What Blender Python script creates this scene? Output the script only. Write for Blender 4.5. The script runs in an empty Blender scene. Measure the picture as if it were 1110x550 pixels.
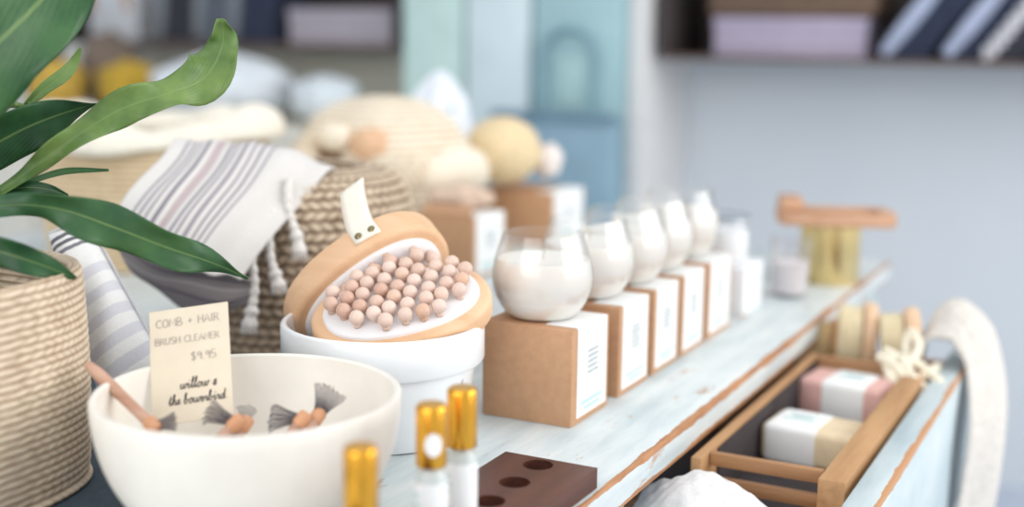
import bpy, bmesh, math, random
import numpy as np
from mathutils import Vector, Matrix, noise as mnoise
random.seed(7); np.random.seed(7)
PI = math.pi
SC = bpy.context.scene
COL = SC.collection
TZ = 0.75            # table top height; everything is authored with the table top at z = 0 and lifted at the end

# ------------------------------------------------------------------ camera numbers (table axes: +Y runs along the table)
FPX, PITCH, YAW, ROLL, CH = 1389.1, 0.1746, 0.4696, 0.0124, 0.37
FW = Vector((-math.sin(YAW)*math.cos(PITCH), math.cos(YAW)*math.cos(PITCH), -math.sin(PITCH)))
RT0 = Vector((math.cos(YAW), math.sin(YAW), 0)); UP0 = RT0.cross(FW)
CAM = Vector((0, 0, CH))
def ray(x, y):
    a, b = x-555, y-275
    c, s = math.cos(ROLL), math.sin(ROLL)
    return FW + RT0*((c*a+s*b)/FPX) - UP0*((-s*a+c*b)/FPX)
def ud(x, y, D): return CAM + ray(x, y)*D
def uz(x, y, z=0):
    d = ray(x, y); return CAM + d*((z-CH)/d.z)
def uy(x, y, Y):
    d = ray(x, y); return CAM + d*(Y/d.y)

# ------------------------------------------------------------------ mesh building
class M:
    def __init__(s): s.v = []; s.f = []; s.uv = []; s.col = None
    def add(s, v, f, uv=None):
        n = len(s.v)
        s.v += [tuple(p) for p in v]
        s.f += [tuple(i+n for i in q) for q in f]
        s.uv += list(uv) if uv is not None else [(0, 0)]*len(v)
        return s
    def box(s, c, size, bevel=0.0, rot=None, seg=2):
        bm = bmesh.new(); bmesh.ops.create_cube(bm, size=1)
        for v in bm.verts: v.co = Vector((v.co.x*size[0], v.co.y*size[1], v.co.z*size[2]))
        if bevel: bmesh.ops.bevel(bm, geom=bm.edges[:], offset=bevel, segments=seg, profile=.5, affect='EDGES', clamp_overlap=True)
        bm.verts.index_update()
        R = rot if rot is not None else Matrix.Identity(3)
        c = Vector(c)
        s.add([R @ v.co + c for v in bm.verts], [[v.index for v in f.verts] for f in bm.faces]); bm.free(); return s
    def lathe(s, prof, c=(0, 0, 0), seg=48, R=None, sx=1, sy=1, fn=None, closed=False):
        c = Vector(c); vs = []; uv = []
        n = len(prof)
        for i, (r, z) in enumerate(prof):
            for j in range(seg):
                a = 2*PI*j/seg
                rr = r*(fn(a, z) if fn else 1)
                p = Vector((rr*math.cos(a)*sx, rr*math.sin(a)*sy, z))
                vs.append((R @ p if R else p) + c); uv.append((j/seg, i/max(1, n-1)))
        fs = []
        for i in range(n-1 if not closed else n):
            for j in range(seg):
                k = (j+1) % seg; i2 = (i+1) % n
                fs.append((i*seg+j, i*seg+k, i2*seg+k, i2*seg+j))
        if not closed:
            if prof[0][0] > 1e-6: fs.append(tuple(range(seg))[::-1])
            if prof[-1][0] > 1e-6: fs.append(tuple((n-1)*seg+j for j in range(seg)))
        return s.add(vs, fs, uv)
    def tube(s, pts, rad, seg=10, cap=True):
        pts = [Vector(p) for p in pts]; n = len(pts)
        if not hasattr(rad, '__len__'): rad = [rad]*n
        vs = []; uv = []
        t0 = (pts[1]-pts[0]).normalized()
        nrm = t0.orthogonal().normalized()
        for i in range(n):
            t = (pts[min(i+1, n-1)]-pts[max(i-1, 0)]).normalized()
            nrm = (nrm - t*nrm.dot(t))
            if nrm.length < 1e-6: nrm = t.orthogonal()
            nrm.normalize(); b = t.cross(nrm)
            for j in range(seg):
                a = 2*PI*j/seg
                vs.append(pts[i] + (nrm*math.cos(a)+b*math.sin(a))*rad[i]); uv.append((j/seg, i/(n-1)))
        fs = [(i*seg+j, i*seg+(j+1) % seg, (i+1)*seg+(j+1) % seg, (i+1)*seg+j) for i in range(n-1) for j in range(seg)]
        if cap: fs += [tuple(range(seg))[::-1], tuple((n-1)*seg+j for j in range(seg))]
        return s.add(vs, fs, uv)
    def ball(s, c, r, seg=20, rings=12, R=None, fn=None):
        c = Vector(c)
        if not hasattr(r, '__len__'): r = (r, r, r)
        vs = []; uv = []
        for i in range(rings+1):
            th = PI*i/rings
            for j in range(seg):
                ph = 2*PI*j/seg
                d = Vector((math.sin(th)*math.cos(ph), math.sin(th)*math.sin(ph), math.cos(th)))
                k = fn(d) if fn else 1
                p = Vector((d.x*r[0], d.y*r[1], d.z*r[2]))*k
                vs.append((R @ p if R else p)+c); uv.append((j/seg, i/rings))
        fs = [(i*seg+j, (i+1)*seg+j, (i+1)*seg+(j+1) % seg, i*seg+(j+1) % seg) for i in range(rings) for j in range(seg)]
        return s.add(vs, fs, uv)
    def grid(s, ctl, nu=40, nv=40, fn=None):
        """smooth sheet through a net of control points (rows x columns)"""
        ctl = [[Vector(p) for p in row] for row in ctl]
        rows = [resample(r, nu) for r in ctl]
        vs = [None]*(nu*nv); uv = [None]*(nu*nv)
        for i in range(nu):
            c = resample([r[i] for r in rows], nv)
            for j in range(nv):
                u, v = i/(nu-1), j/(nv-1)
                p = c[j]
                if fn: p = p + Vector(fn(u, v))
                vs[j*nu+i] = p; uv[j*nu+i] = (u, v)
        fs = [(j*nu+i, j*nu+i+1, (j+1)*nu+i+1, (j+1)*nu+i) for j in range(nv-1) for i in range(nu-1)]
        return s.add(vs, fs, uv)
    def build(s, name, mat, parent=None, smooth=35, solid=0, sub=0, col=None):
        off = parent_world(parent) if parent else Vector((0, 0, 0))
        me = bpy.data.meshes.new(name)
        me.from_pydata([(p[0]-off.x, p[1]-off.y, p[2]-off.z) for p in s.v], [], s.f)
        ul = me.uv_layers.new(name='UVMap')
        idx = np.empty(len(me.loops), dtype=np.int32); me.loops.foreach_get('vertex_index', idx)
        ul.data.foreach_set('uv', np.array(s.uv, dtype=np.float32)[idx].ravel())
        if s.col is not None:
            at = me.attributes.new('depth', 'FLOAT', 'POINT'); at.data.foreach_set('value', np.array(s.col, dtype=np.float32))
        me.validate(); me.update()
        if smooth:
            for p in me.polygons: p.use_smooth = True
            if smooth < 180: me.set_sharp_from_angle(angle=math.radians(smooth))
        o = bpy.data.objects.new(name, me); COL.objects.link(o)
        if mat: me.materials.append(mat)
        if parent: o.parent = parent
        if solid:
            m = o.modifiers.new('thickness', 'SOLIDIFY'); m.thickness = solid; m.offset = 0
        if sub:
            m = o.modifiers.new('smooth', 'SUBSURF'); m.levels = sub; m.render_levels = sub
        return o
def parent_world(p):
    v = Vector((0, 0, 0))
    while p: v += p.location; p = p.parent
    return v
def cat(p0, p1, p2, p3, t):
    return 0.5*((2*p1)+(-p0+p2)*t+(2*p0-5*p1+4*p2-p3)*t*t+(-p0+3*p1-3*p2+p3)*t**3)
def resample(pts, n):
    k = len(pts)
    if k == 1: return pts*n
    if k == 2: return [pts[0].lerp(pts[1], i/(n-1)) for i in range(n)]
    out = []
    for i in range(n):
        t = i/(n-1)*(k-1); a = min(int(t), k-2); f = t-a
        p0 = pts[a-1] if a > 0 else pts[0]*2-pts[1]
        p3 = pts[a+2] if a+2 < k else pts[k-1]*2-pts[k-2]
        out.append(cat(p0, pts[a], pts[a+1], p3, f))
    return out
def thing(name, loc, label, category, group=None):
    o = bpy.data.objects.new(name, None); COL.objects.link(o); o.location = loc; o.empty_display_size = .03
    return tag(o, label, category, group)
def tag(o, label=None, category=None, group=None, kind=None):
    if label: o['label'] = label
    if category: o['category'] = category
    if group: o['group'] = group
    if kind: o['kind'] = kind
    return o
def copy_tree(o, parent=None):
    c = o.copy(); COL.objects.link(c)
    if parent: c.parent = parent
    for ch in list(o.children): copy_tree(ch, c)
    return c
def rotz(a): return Matrix.Rotation(a, 3, 'Z')
def frame(a, b, n): return Matrix((a, b, n)).transposed()

# ------------------------------------------------------------------ materials
def lin(c):
    f = lambda u: u/12.92 if u <= .04045 else ((u+.055)/1.055)**2.4
    return (f(c[0]/255), f(c[1]/255), f(c[2]/255), 1)
class N:
    def __init__(s, name):
        s.m = bpy.data.materials.new(name); s.m.use_nodes = True; s.t = s.m.node_tree
        s.b = s.t.nodes['Principled BSDF']; s.out = s.t.nodes['Material Output']
    def n(s, ty, **kw):
        x = s.t.nodes.new(ty)
        for k, v in kw.items():
            if k in x.inputs: x.inputs[k].default_value = v
            else: setattr(x, k, v)
        return x
    def l(s, a, b): s.t.links.new(a, b)
    def math(s, op, a, b=None, c=None):
        x = s.t.nodes.new('ShaderNodeMath'); x.operation = op
        for i, q in enumerate((a, b, c)):
            if q is None: continue
            if isinstance(q, (int, float)): x.inputs[i].default_value = q
            else: s.l(q, x.inputs[i])
        return x.outputs[0]
    def mix(s, fac, a, b):
        x = s.t.nodes.new('ShaderNodeMix'); x.data_type = 'RGBA'
        for i, q in ((0, fac), (6, a), (7, b)):
            if isinstance(q, (int, float, tuple)): x.inputs[i].default_value = q
            else: s.l(q, x.inputs[i])
        return x.outputs[2]
    def coords(s, kind='Object', scale=(1, 1, 1), rot=(0, 0, 0)):
        tc = s.n('ShaderNodeTexCoord'); mp = s.n('ShaderNodeMapping')
        mp.inputs['Scale'].default_value = scale; mp.inputs['Rotation'].default_value = rot
        s.l(tc.outputs[kind], mp.inputs[0]); return mp.outputs[0]
    def noise(s, co, scale, detail=4, rough=.6):
        x = s.n('ShaderNodeTexNoise', Scale=scale, Detail=detail, Roughness=rough); s.l(co, x.inputs['Vector']); return x.outputs['Fac']
    def ramp(s, fac, stops, interp='LINEAR'):
        x = s.n('ShaderNodeValToRGB'); e = x.color_ramp; e.interpolation = interp
        while len(e.elements) < len(stops): e.elements.new(1)
        for i, (p, c) in enumerate(stops): e.elements[i].position = p; e.elements[i].color = c
        s.l(fac, x.inputs[0]); return x.outputs[0]
    def bump(s, h, strength=.3, dist=.002):
        x = s.n('ShaderNodeBump', Strength=strength, Distance=dist); s.l(h, x.inputs['Height']); s.l(x.outputs[0], s.b.inputs['Normal'])
    def base(s, c):
        if isinstance(c, tuple): s.b.inputs['Base Color'].default_value = c
        else: s.l(c, s.b.inputs['Base Color'])
    def set(s, **kw):
        for k, v in kw.items(): s.b.inputs[k.replace('_', ' ')].default_value = v
        return s
MATS = {}
def plain(name, rgb, rough=.6, metal=0, var=.08, scale=30, bump=0, **kw):
    if name in MATS: return MATS[name]
    s = N(name); co = s.coords(); f = s.noise(co, scale)
    c = lin(rgb); d = tuple(x*(1-var*2) for x in c[:3])+(1,)
    l = tuple(min(1, x*(1+var)) for x in c[:3])+(1,)
    s.base(s.ramp(f, [(.3, d), (.7, l)])); s.set(Roughness=rough, Metallic=metal, **kw)
    if bump: s.bump(f, bump)
    MATS[name] = s.m; return s.m
def wood(name, light, dark, scale=1, axis=1, rough=.55, spec=.4, grain=16):
    s = N(name); sc = [grain*3*scale]*3; sc[axis] = 2.2*scale*2
    co = s.coords(scale=tuple(sc)); f = s.noise(co, 1.0, 5, .65)
    f2 = s.noise(s.coords(scale=tuple(q*4 for q in sc)), 1.0, 3)
    s.base(s.mix(s.math('MULTIPLY', f2, .35), s.ramp(f, [(.32, lin(dark)), (.62, lin(light))]), lin(dark)))
    s.set(Roughness=rough); s.b.inputs['Specular IOR Level'].default_value = spec
    s.bump(f2, .15, .001); return s.m
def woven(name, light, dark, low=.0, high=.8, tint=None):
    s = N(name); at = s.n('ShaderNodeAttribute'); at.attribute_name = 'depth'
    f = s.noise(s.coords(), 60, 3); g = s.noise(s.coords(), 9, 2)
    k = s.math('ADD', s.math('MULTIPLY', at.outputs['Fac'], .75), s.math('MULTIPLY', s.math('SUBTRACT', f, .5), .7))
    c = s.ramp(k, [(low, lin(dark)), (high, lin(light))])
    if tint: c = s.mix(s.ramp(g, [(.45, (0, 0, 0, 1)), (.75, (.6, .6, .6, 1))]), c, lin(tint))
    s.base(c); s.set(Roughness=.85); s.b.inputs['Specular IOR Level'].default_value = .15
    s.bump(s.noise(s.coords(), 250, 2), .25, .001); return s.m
def striped(name, ground, stops, coord='U', weave=320, bump=.25, trans=0):
    """stops: (position, width, colour) stripes across the cloth"""
    s = N(name); tc = s.n('ShaderNodeTexCoord'); sp = s.n('ShaderNodeSeparateXYZ'); s.l(tc.outputs['UV'], sp.inputs[0])
    u = sp.outputs[0 if coord == 'U' else 1]
    w = s.noise(tc.outputs['UV'], 6, 1); u = s.math('ADD', u, s.math('MULTIPLY', s.math('SUBTRACT', w, .5), .012))
    c = lin(ground)
    for p, wd, rgb in stops:
        d = s.math('ABSOLUTE', s.math('SUBTRACT', u, p))
        mr = s.n('ShaderNodeMapRange'); mr.interpolation_type = 'SMOOTHSTEP'
        mr.inputs[1].default_value = wd*.5; mr.inputs[2].default_value = wd*.5+.006; mr.inputs[3].default_value = 1; mr.inputs[4].default_value = 0
        s.l(d, mr.inputs[0]); c = s.mix(mr.outputs[0], c, lin(rgb))
    f = s.noise(s.coords(), weave, 2)
    c = s.mix(s.math('MULTIPLY', f, .22), c, lin(tuple(x*.72 for x in ground)))
    s.base(c); s.set(Roughness=.9); s.b.inputs['Specular IOR Level'].default_value = .1
    s.bump(f, bump, .0015); return s.m
def glassy(name, tint=(1, 1, 1), refl=.35, rough=.03):
    s = N(name); tr = s.n('ShaderNodeBsdfTransparent'); tr.inputs[0].default_value = (*tint, 1)
    gl = s.n('ShaderNodeBsdfGlossy'); gl.inputs['Roughness'].default_value = rough
    lw = s.n('ShaderNodeLayerWeight'); lw.inputs[0].default_value = .35
    fac = s.math('ADD', s.math('MULTIPLY', lw.outputs['Facing'], refl), .03)
    mx = s.n('ShaderNodeMixShader'); s.l(fac, mx.inputs[0]); s.l(tr.outputs[0], mx.inputs[1]); s.l(gl.outputs[0], mx.inputs[2])
    s.l(mx.outputs[0], s.out.inputs[0]); return s.m

def painted_table(xe, thick):
    s = N('worn pale blue paint'); tc = s.n('ShaderNodeTexCoord'); sp = s.n('ShaderNodeSeparateXYZ'); s.l(tc.outputs['Object'], sp.inputs[0])
    X, Y, Z = sp.outputs
    ax = s.math('ABSOLUTE', s.math('SUBTRACT', X, xe))
    dt = s.math('MAXIMUM', ax, s.math('ABSOLUTE', Z)); db = s.math('MAXIMUM', ax, s.math('ABSOLUTE', s.math('ADD', Z, thick)))
    d = s.math('MINIMUM', dt, db)
    nz = s.noise(s.coords(scale=(14, 9, 14)), 1, 6, .7)
    wd = s.math('ADD', .0012, s.math('MULTIPLY', s.math('POWER', nz, 2.2), .016))
    edge = s.math('LESS_THAN', d, wd)
    # scuffs along the grain on the top
    sn = s.noise(s.coords(scale=(26, 9, 26)), 1, 7, .72)
    scuff = s.ramp(sn, [(.595, (0, 0, 0, 1)), (.65, (1, 1, 1, 1))])
    pn = s.noise(s.coords(scale=(34, 5, 34)), 1, 5, .65)
    paint = s.ramp(pn, [(.28, lin((182, 196, 201))), (.5, lin((208, 217, 219))), (.72, lin((228, 231, 230)))])
    wn = s.noise(s.coords(scale=(60, 12, 60)), 1, 4)
    wd_c = s.ramp(wn, [(.3, lin((150, 98, 60))), (.7, lin((205, 152, 108)))])
    c = s.mix(s.math('MULTIPLY', scuff, .7), paint, wd_c); c = s.mix(edge, c, wd_c)
    # groove between the planks
    s.base(c); s.set(Roughness=.5); s.bump(pn, .15, .001); return s.m

def leafmat(name, light, dark):
    s = N(name); tc = s.n('ShaderNodeTexCoord'); sp = s.n('ShaderNodeSeparateXYZ'); s.l(tc.outputs['UV'], sp.inputs[0])
    U, V = sp.outputs[0], sp.outputs[1]
    d = s.math('ABSOLUTE', s.math('SUBTRACT', V, .5))
    ve = s.n('ShaderNodeTexWave', Scale=9.0, Distortion=1.2); ve.bands_direction = 'DIAGONAL'; s.l(tc.outputs['UV'], ve.inputs['Vector'])
    nz = s.noise(s.coords(), 22, 3)
    c = s.mix(s.ramp(nz, [(.3, (0, 0, 0, 1)), (.7, (1, 1, 1, 1))]), lin(dark), lin(light))
    c = s.mix(s.math('MULTIPLY', ve.outputs['Fac'], .18), c, lin(light))
    mid = s.math('LESS_THAN', d, .022); c = s.mix(s.math('MULTIPLY', mid, .55), c, lin((150, 178, 110)))
    s.base(c); s.set(Roughness=.35); s.b.inputs['Specular IOR Level'].default_value = .45
    s.bump(ve.outputs['Fac'], .12, .001)
    tl = s.n('ShaderNodeBsdfTranslucent'); s.l(c, tl.inputs[0]); mx = s.n('ShaderNodeMixShader'); mx.inputs[0].default_value = .3
    s.l(s.b.outputs[0], mx.inputs[1]); s.l(tl.outputs[0], mx.inputs[2]); s.l(mx.outputs[0], s.out.inputs[0]); return s.m

XE = -.3815; TH = .030
KRAFT = plain('kraft card', (196, 152, 116), .75, var=.05, scale=120)
KRAFT_D = plain('kraft card shadowed inside', (120, 84, 58), .8)
LABEL = plain('white label paper', (243, 245, 245), .55, var=.01)
GREYINK = plain('grey print', (176, 186, 192), .7, var=.02)
TEALINK = plain('pale teal print', (178, 214, 216), .7, var=.02)
CERAMIC = plain('white glazed ceramic', (240, 243, 246), .22, var=.008, scale=8)
STONEWARE = plain('cream stoneware', (240, 236, 228), .42, var=.03, scale=18, bump=.12)
BEECH = wood('pale beech', (238, 200, 164), (218, 174, 134), .7, 0)
WAX = plain('cream wax', (236, 232, 225), .5, var=.01, Subsurface_Weight=.25)
GLASS = glassy('clear thin glass', (1, 1, 1), .32, .18)
GOLD = plain('polished gold cap', (244, 178, 66), .24, 1, var=.05)
BRASS = plain('brushed brass', (232, 208, 150), .3, 1, var=.06)
WALNUT = wood('dark walnut', (104, 62, 48), (66, 36, 28), .8, 1, .4)
OAK = wood('raw oak', (206, 164, 118), (158, 112, 72), .8, 1)
OAKX = wood('raw oak across', (190, 146, 104), (140, 96, 64), .8, 0)
DARKWOOD = wood('dark stained wood', (88, 64, 54), (48, 34, 32), .8, 1)
CREAM = plain('cream cotton', (240, 234, 220), .9, var=.05, scale=90, bump=.25)
WHITECLOTH = plain('white fluffy cotton', (226, 224, 224), .95, var=.06, scale=140, bump=.6)

# ------------------------------------------------------------------ setting
def structure(name, m, mat, smooth=0):
    o = m.build(name, mat, smooth=smooth); o['kind'] = 'structure'; return o
WY = 3.3
wallm = N('matt grey blue wall'); 
wf = wallm.noise(wallm.coords(), 1.2, 3)
wallm.base(wallm.ramp(wf, [(.3, lin((212, 219, 226))), (.7, lin((220, 225, 229)))])); wallm.set(Roughness=.9)
structure('wall_back', M().box((-1.6, WY+.05, .6), (7.0, .1, 2.7)), wallm.m)
structure('wall_left', M().box((-4.65, .9, .6), (.1, 4.8, 2.7)), wallm.m)
structure('floor', M().box((-1.6, .9, -TZ-.05), (7, 4.9, .1)), plain('pale blue grey concrete', (186, 196, 212), .8, var=.03, scale=3))

# ------------------------------------------------------------------ table
TX0, TX1, TY0, TY1 = -1.78, XE, .30, 2.12
table = thing('table', (0, 0, -TZ), 'long old pale blue table with chipped paint carrying the whole display', 'table')
PAINT = painted_table(XE, TH)
tm = M()
for i in range(6):
    w = (TX1-TX0)/6
    tm.box((TX0+w*(i+.5), (TY0+TY1)/2, -TH/2), (w-(.0008 if i < 5 else 0), TY1-TY0, TH), .0015)
top = tm.build('tabletop', None, table, 30)
# keep the top's own origin on the table surface so the paint follows its edges
top.location = (0, 0, TZ)
for v in top.data.vertices: v.co.z -= TZ
top.data.materials.append(PAINT)
APR = plain('pale blue paint', (182, 205, 208), .5, var=.06, scale=14)
am = M()
am.box((XE-.03, .66, -.03-.09), (.02, .72, .18), .002)
am.box((XE-.03, 1.96, -.03-.09), (.02, .32, .18), .002)
am.box(((TX0+TX1)/2, TY1-.02, -.12), (TX1-TX0-.06, .02, .18), .002)
am.box(((TX0+TX1)/2, TY0+.02, -.12), (TX1-TX0-.06, .02, .18), .002)
am.box((TX0+.03, (TY0+TY1)/2, -.12), (.02, TY1-TY0-.06, .18), .002)
am.build('apron', APR, table, 30)
for x in (TX0+.05, XE-.05):
    for y in (TY0+.06, TY1-.05):
        M().lathe([(.018, -TZ), (.02, -TZ+.1), (.026, -.3), (.03, -.24), (.026, -.22), (.03, -.2), (.03, -.03)], (x, y, 0), 24).build('leg', APR, table)
# open drawer pulled out toward +X
DX1 = -.192; DY0, DY1 = 1.075, 1.76
drw = M().box((DX1-.5*.030-.0, (DY0+DY1)/2-.0, -.125), (.030, DY1-DY0, .18), .003).build('drawer', None, table, 30)
drw.data.materials.append(None) if False else None
dm = N('worn drawer paint')
tc = dm.n('ShaderNodeTexCoord'); sp = dm.n('ShaderNodeSeparateXYZ'); dm.l(tc.outputs['Object'], sp.inputs[0])
nz = dm.noise(dm.coords(scale=(20, 10, 20)), 1, 6, .7)
dz = dm.math('MAXIMUM', dm.math('ABSOLUTE', dm.math('SUBTRACT', sp.outputs[0], DX1)), dm.math('ABSOLUTE', dm.math('SUBTRACT', sp.outputs[2], TZ-.035)))
ed = dm.math('LESS_THAN', dz, dm.math('ADD', .001, dm.math('MULTIPLY', dm.math('POWER', nz, 2.0), .014)))
pn = dm.noise(dm.coords(scale=(40, 6, 12)), 1, 4)
dm.base(dm.mix(ed, dm.ramp(pn, [(.3, lin((172, 190, 196))), (.7, lin((204, 215, 218)))]), lin((192, 142, 100)))); dm.set(Roughness=.5)
drw.data.materials.append(dm.m)
for y in (DY0+.008, DY1-.008): M().box((-.40, y, -.135), (.36, .016, .14), .001).build('drawer_side', OAKX, drw, 30)
M().box((-.40, (DY0+DY1)/2, -.207), (.38, DY1-DY0-.034, .01)).build('drawer_bottom', DARKWOOD, drw, 30)

# ------------------------------------------------------------------ crate in the drawer
CX0, CX1, CY0, CY1, CZ0, CZ1 = -.374, -.228, 1.118, 1.575, -.200, -.030
crate = thing('crate', ((CX0+CX1)/2, (CY0+CY1)/2, CZ0), 'raw wood slatted crate sitting in the open drawer and holding soap', 'crate')
M().box((CX1-.0125, (CY0+CY1)/2, (CZ0+CZ1)/2), (.025, CY1-CY0, CZ1-CZ0), .0015).build('side_board', OAK, crate, 30)
M().box((CX0+.005, (CY0+CY1)/2, (CZ0+CZ1)/2), (.010, CY1-CY0, CZ1-CZ0), .001).build('side_board', OAK, crate, 30)
CRATE_SHADE = plain('painted crate shade', (64, 56, 58), .85, var=.15)  # shade inside the crate, put into the colour
M().box((CX0+.0112, (CY0+CY1)/2+.02, -.065), (.002, CY1-CY0-.06, .062)).build('inner_shade', CRATE_SHADE, crate, 30)  # thin sheet added to darken the left inner wall
for z in (-.0375, -.062, -.0865, -.12, -.155):
    M().box(((CX0+CX1)/2-.0075, CY0+.028, z), (CX1-CX0-.037, .008, .013), .001).build('slat', OAKX, crate, 30)
M().box(((CX0+CX1)/2-.0075, CY1-.007, -.075), (CX1-CX0-.037, .014, .088), .001).build('end_board', OAKX, crate, 30)
M().box(((CX0+CX1)/2-.0075, (CY0+CY1)/2+.01, -.0945), (CX1-CX0-.037, CY1-CY0-.05, .014)).build('base_board', CRATE_SHADE, crate, 30)

def soap(label, c, rz, L, W, Hh, bar_rgb, off, bandw, nm):
    t = thing('soap_bar', (c[0], c[1], c[2]-Hh/2), label, 'soap', None)
    R = rotz(rz)
    M().box(c, (L, W, Hh), .008, R, 4).build('bar', plain(nm, bar_rgb, .5, var=.05, scale=60), t, 60)
    cc = Vector(c) + R @ Vector((off, 0, 0))
    wr = M().box(cc, (bandw, W+.002, Hh+.002), .0075, R, 4).build('paper_band', LABEL, t, 60)
    ml = M()
    for k, (w, dy) in enumerate(((.030, .012), (.022, .004), (.034, -.006))):
        p = cc + R @ Vector((.0, dy, Hh/2+.0016)); ml.box(p, (w*bandw/.06, .0022, .0004), 0, R)
    ml.build('band_print', TEALINK, wr, 0)
soap('pink soap bar in a white paper band at the far end of the crate', (-.309, 1.500, -.060), math.radians(-7), .104, .066, .048, (226, 180, 172), .004, .058, 'pink soap')
soap('cream soap bar in a white paper band beside the crate slats', (-.306, 1.335, -.066), math.radians(-5), .104, .068, .042, (232, 212, 178), -.018, .062, 'cream soap')

# ------------------------------------------------------------------ bottle holder and roller bottles
HX0, HX1, HY0, HY1, HT = -.471, -.387, .545, .921, .018
HOLES = [.904-.0455*k for k in range(8)]; HXC = [-.4325+.0016*k for k in range(8)]
bm = bmesh.new()
def holder():
    # plate with round holes, built as rings joined to square cells
    m = M(); r = .0125; seg = 32
    ys = [HY1] + [(HOLES[k]+HOLES[k+1])/2 for k in range(7)] + [HY0]
    def cell(yc, y0, y1, cx):
        for z, flip in ((HT, 1), (.0008, 0)):
            inner = [Vector((cx+r*math.cos(2*PI*j/seg), yc+r*math.sin(2*PI*j/seg), z)) for j in range(seg)]
            outer = []
            for j in range(seg):
                a = 2*PI*j/seg; dx, dy = math.cos(a), math.sin(a)
                tx = ((HX1-cx) if dx > 0 else (HX0-cx))/dx if abs(dx) > 1e-6 else 1e9
                ty = ((y0-yc) if dy > 0 else (y1-yc))/dy if abs(dy) > 1e-6 else 1e9
                t = min(tx, ty); outer.append(Vector((cx+dx*t, yc+dy*t, z)))
            # corners: snap nearest samples
            for X in (HX0, HX1):
                for Yc in (y0, y1):
                    k = min(range(seg), key=lambda j: (outer[j]-Vector((X, Yc, z))).length); outer[k] = Vector((X, Yc, z))
            fs = [(j, seg+j, seg+(j+1) % seg, (j+1) % seg) for j in range(seg)]
            if not flip: fs = [f[::-1] for f in fs]
            m.add(inner+outer, fs)
        ring = [Vector((cx+r*math.cos(2*PI*j/seg), yc+r*math.sin(2*PI*j/seg), z)) for z in (HT, .0008) for j in range(seg)]
        m.add(ring, [(j, (j+1) % seg, seg+(j+1) % seg, seg+j) for j in range(seg)])
    for k, yc in enumerate(HOLES): cell(yc, ys[k], ys[k+1], HXC[k])
    c = [(HX0, HY0), (HX1, HY0), (HX1, HY1), (HX0, HY1)]
    for i in range(4):
        a, b = c[i], c[(i+1) % 4]
        m.add([(*a, .0008), (*b, .0008), (*b, HT), (*a, HT)], [(0, 1, 2, 3)])
    return m
bm.free()
tag(holder().build('bottle_holder', WALNUT, None, 20), 'dark walnut block with a row of round holes holding the gold capped bottles', 'bottle holder')

def bottle(label, k, top, sticker):
    y = HOLES[k]; x = HXC[k]; rb = .0112
    t = thing('roller_bottle', (x, y, .0), label, 'bottle', 'gold capped roller bottles in the walnut block')
    z1 = top-.044
    M().lathe([(0, .0004), (rb-.001, .0004), (rb, .0015), (rb, z1-.006), (rb-.003, z1-.002), (.007, z1), (.007, z1+.004), (0, z1+.004)], (x, y, 0), 32).build('vial', plain('frosted glass vial', (226, 234, 232), .15, var=.02, Transmission_Weight=.3), t, 40)
    lb = M().lathe([(rb+.0003, .02), (rb+.0003, z1-.010)], (x, y, 0), 32)
    lb.f = [f for f in lb.f if len(f) == 4]
    lb = lb.build('label_band', LABEL, t, 40)
    pm = M()
    for k, (h, w) in enumerate(((.016, .5), (.022, .7), (.027, .45), (.040, .6))):
        a0 = -.5*PI-.5; z = z1-h-.004
        pts = [Vector((x+(rb+.0006)*math.cos(a0-w/2+w*q/6), y+(rb+.0006)*math.sin(a0-w/2+w*q/6), z)) for q in range(7)]
        pm.add([p for p in pts]+[p+Vector((0, 0, .0016)) for p in pts], [(q, q+1, 8+q, 7+q) for q in range(6)])
    pm.build('label_print', TEALINK, lb, 0)
    M().lathe([(0, z1+.0005), (rb-.0008, z1+.0005), (rb-.0004, z1+.0012), (rb-.0004, top-.0025), (rb-.0008, top-.0015), (rb-.0022, top), (0, top+.0002)], (x, y, 0), 40).build('cap', GOLD, t, 30)
    if sticker:
        m = M(); dirv = (CAM-Vector((x, y, .1))); dirv.z = 0; dirv.normalize(); a0 = math.atan2(dirv.y, dirv.x)+.12
        zc = z1+.018; rr = .0072
        vs = [Vector((x+(rb+.0004)*math.cos(a0), y+(rb+.0004)*math.sin(a0), zc))]
        for j in range(20):
            q = 2*PI*j/20; a = a0+math.cos(q)*rr/rb*.85
            vs.append(Vector((x+(rb+.0004)*math.cos(a), y+(rb+.0004)*math.sin(a), zc+math.sin(q)*rr*1.15)))
        m.add(vs, [(0, 1+j, 1+(j+1) % 20) for j in range(20)]); m.build('round_sticker', LABEL, t, 0)
    return t
bottle('gold capped roller bottle farthest from the camera, next to the empty holes of the block', 3, .1185, False)
bottle('gold capped roller bottle with a round white sticker on its cap, middle of three', 4, .1185, True)
bottle('gold capped roller bottle nearest the camera and lowest in the picture', 6, .1160, False)

# ------------------------------------------------------------------ cream bowl with price card and brush cleaners
BC = Vector((-.590, .732, 0)); BR = .113
bowl = thing('bowl', BC, 'wide cream stoneware bowl in the foreground holding small brush cleaners', 'bowl')
prof = [(0, .002), (.05, .002), (.055, .0)] + [(.056+.057*math.sin(t)**.9, .004+.096*(1-math.cos(t))**.88) for t in [PI/2*k/14 for k in range(1, 15)]]
inn = [(r-.0055-.001*0, z+.004) for r, z in prof[3:-1]][::-1]
prof = [(0, .003), (.052, .003), (.054, .0)] + prof[3:] + [(BR-.001, .1018), (BR-.0035, .1022), (BR-.0056, .1008)] + inn + [(.04, .012), (0, .011)]
M().lathe(prof, BC, 96, fn=lambda a, z: 1+.006*math.sin(2*a+1)+.003*math.sin(5*a)+.002*math.sin(11*a+z*60)).build('bowl_body', STONEWARE, bowl, 50)

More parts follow.
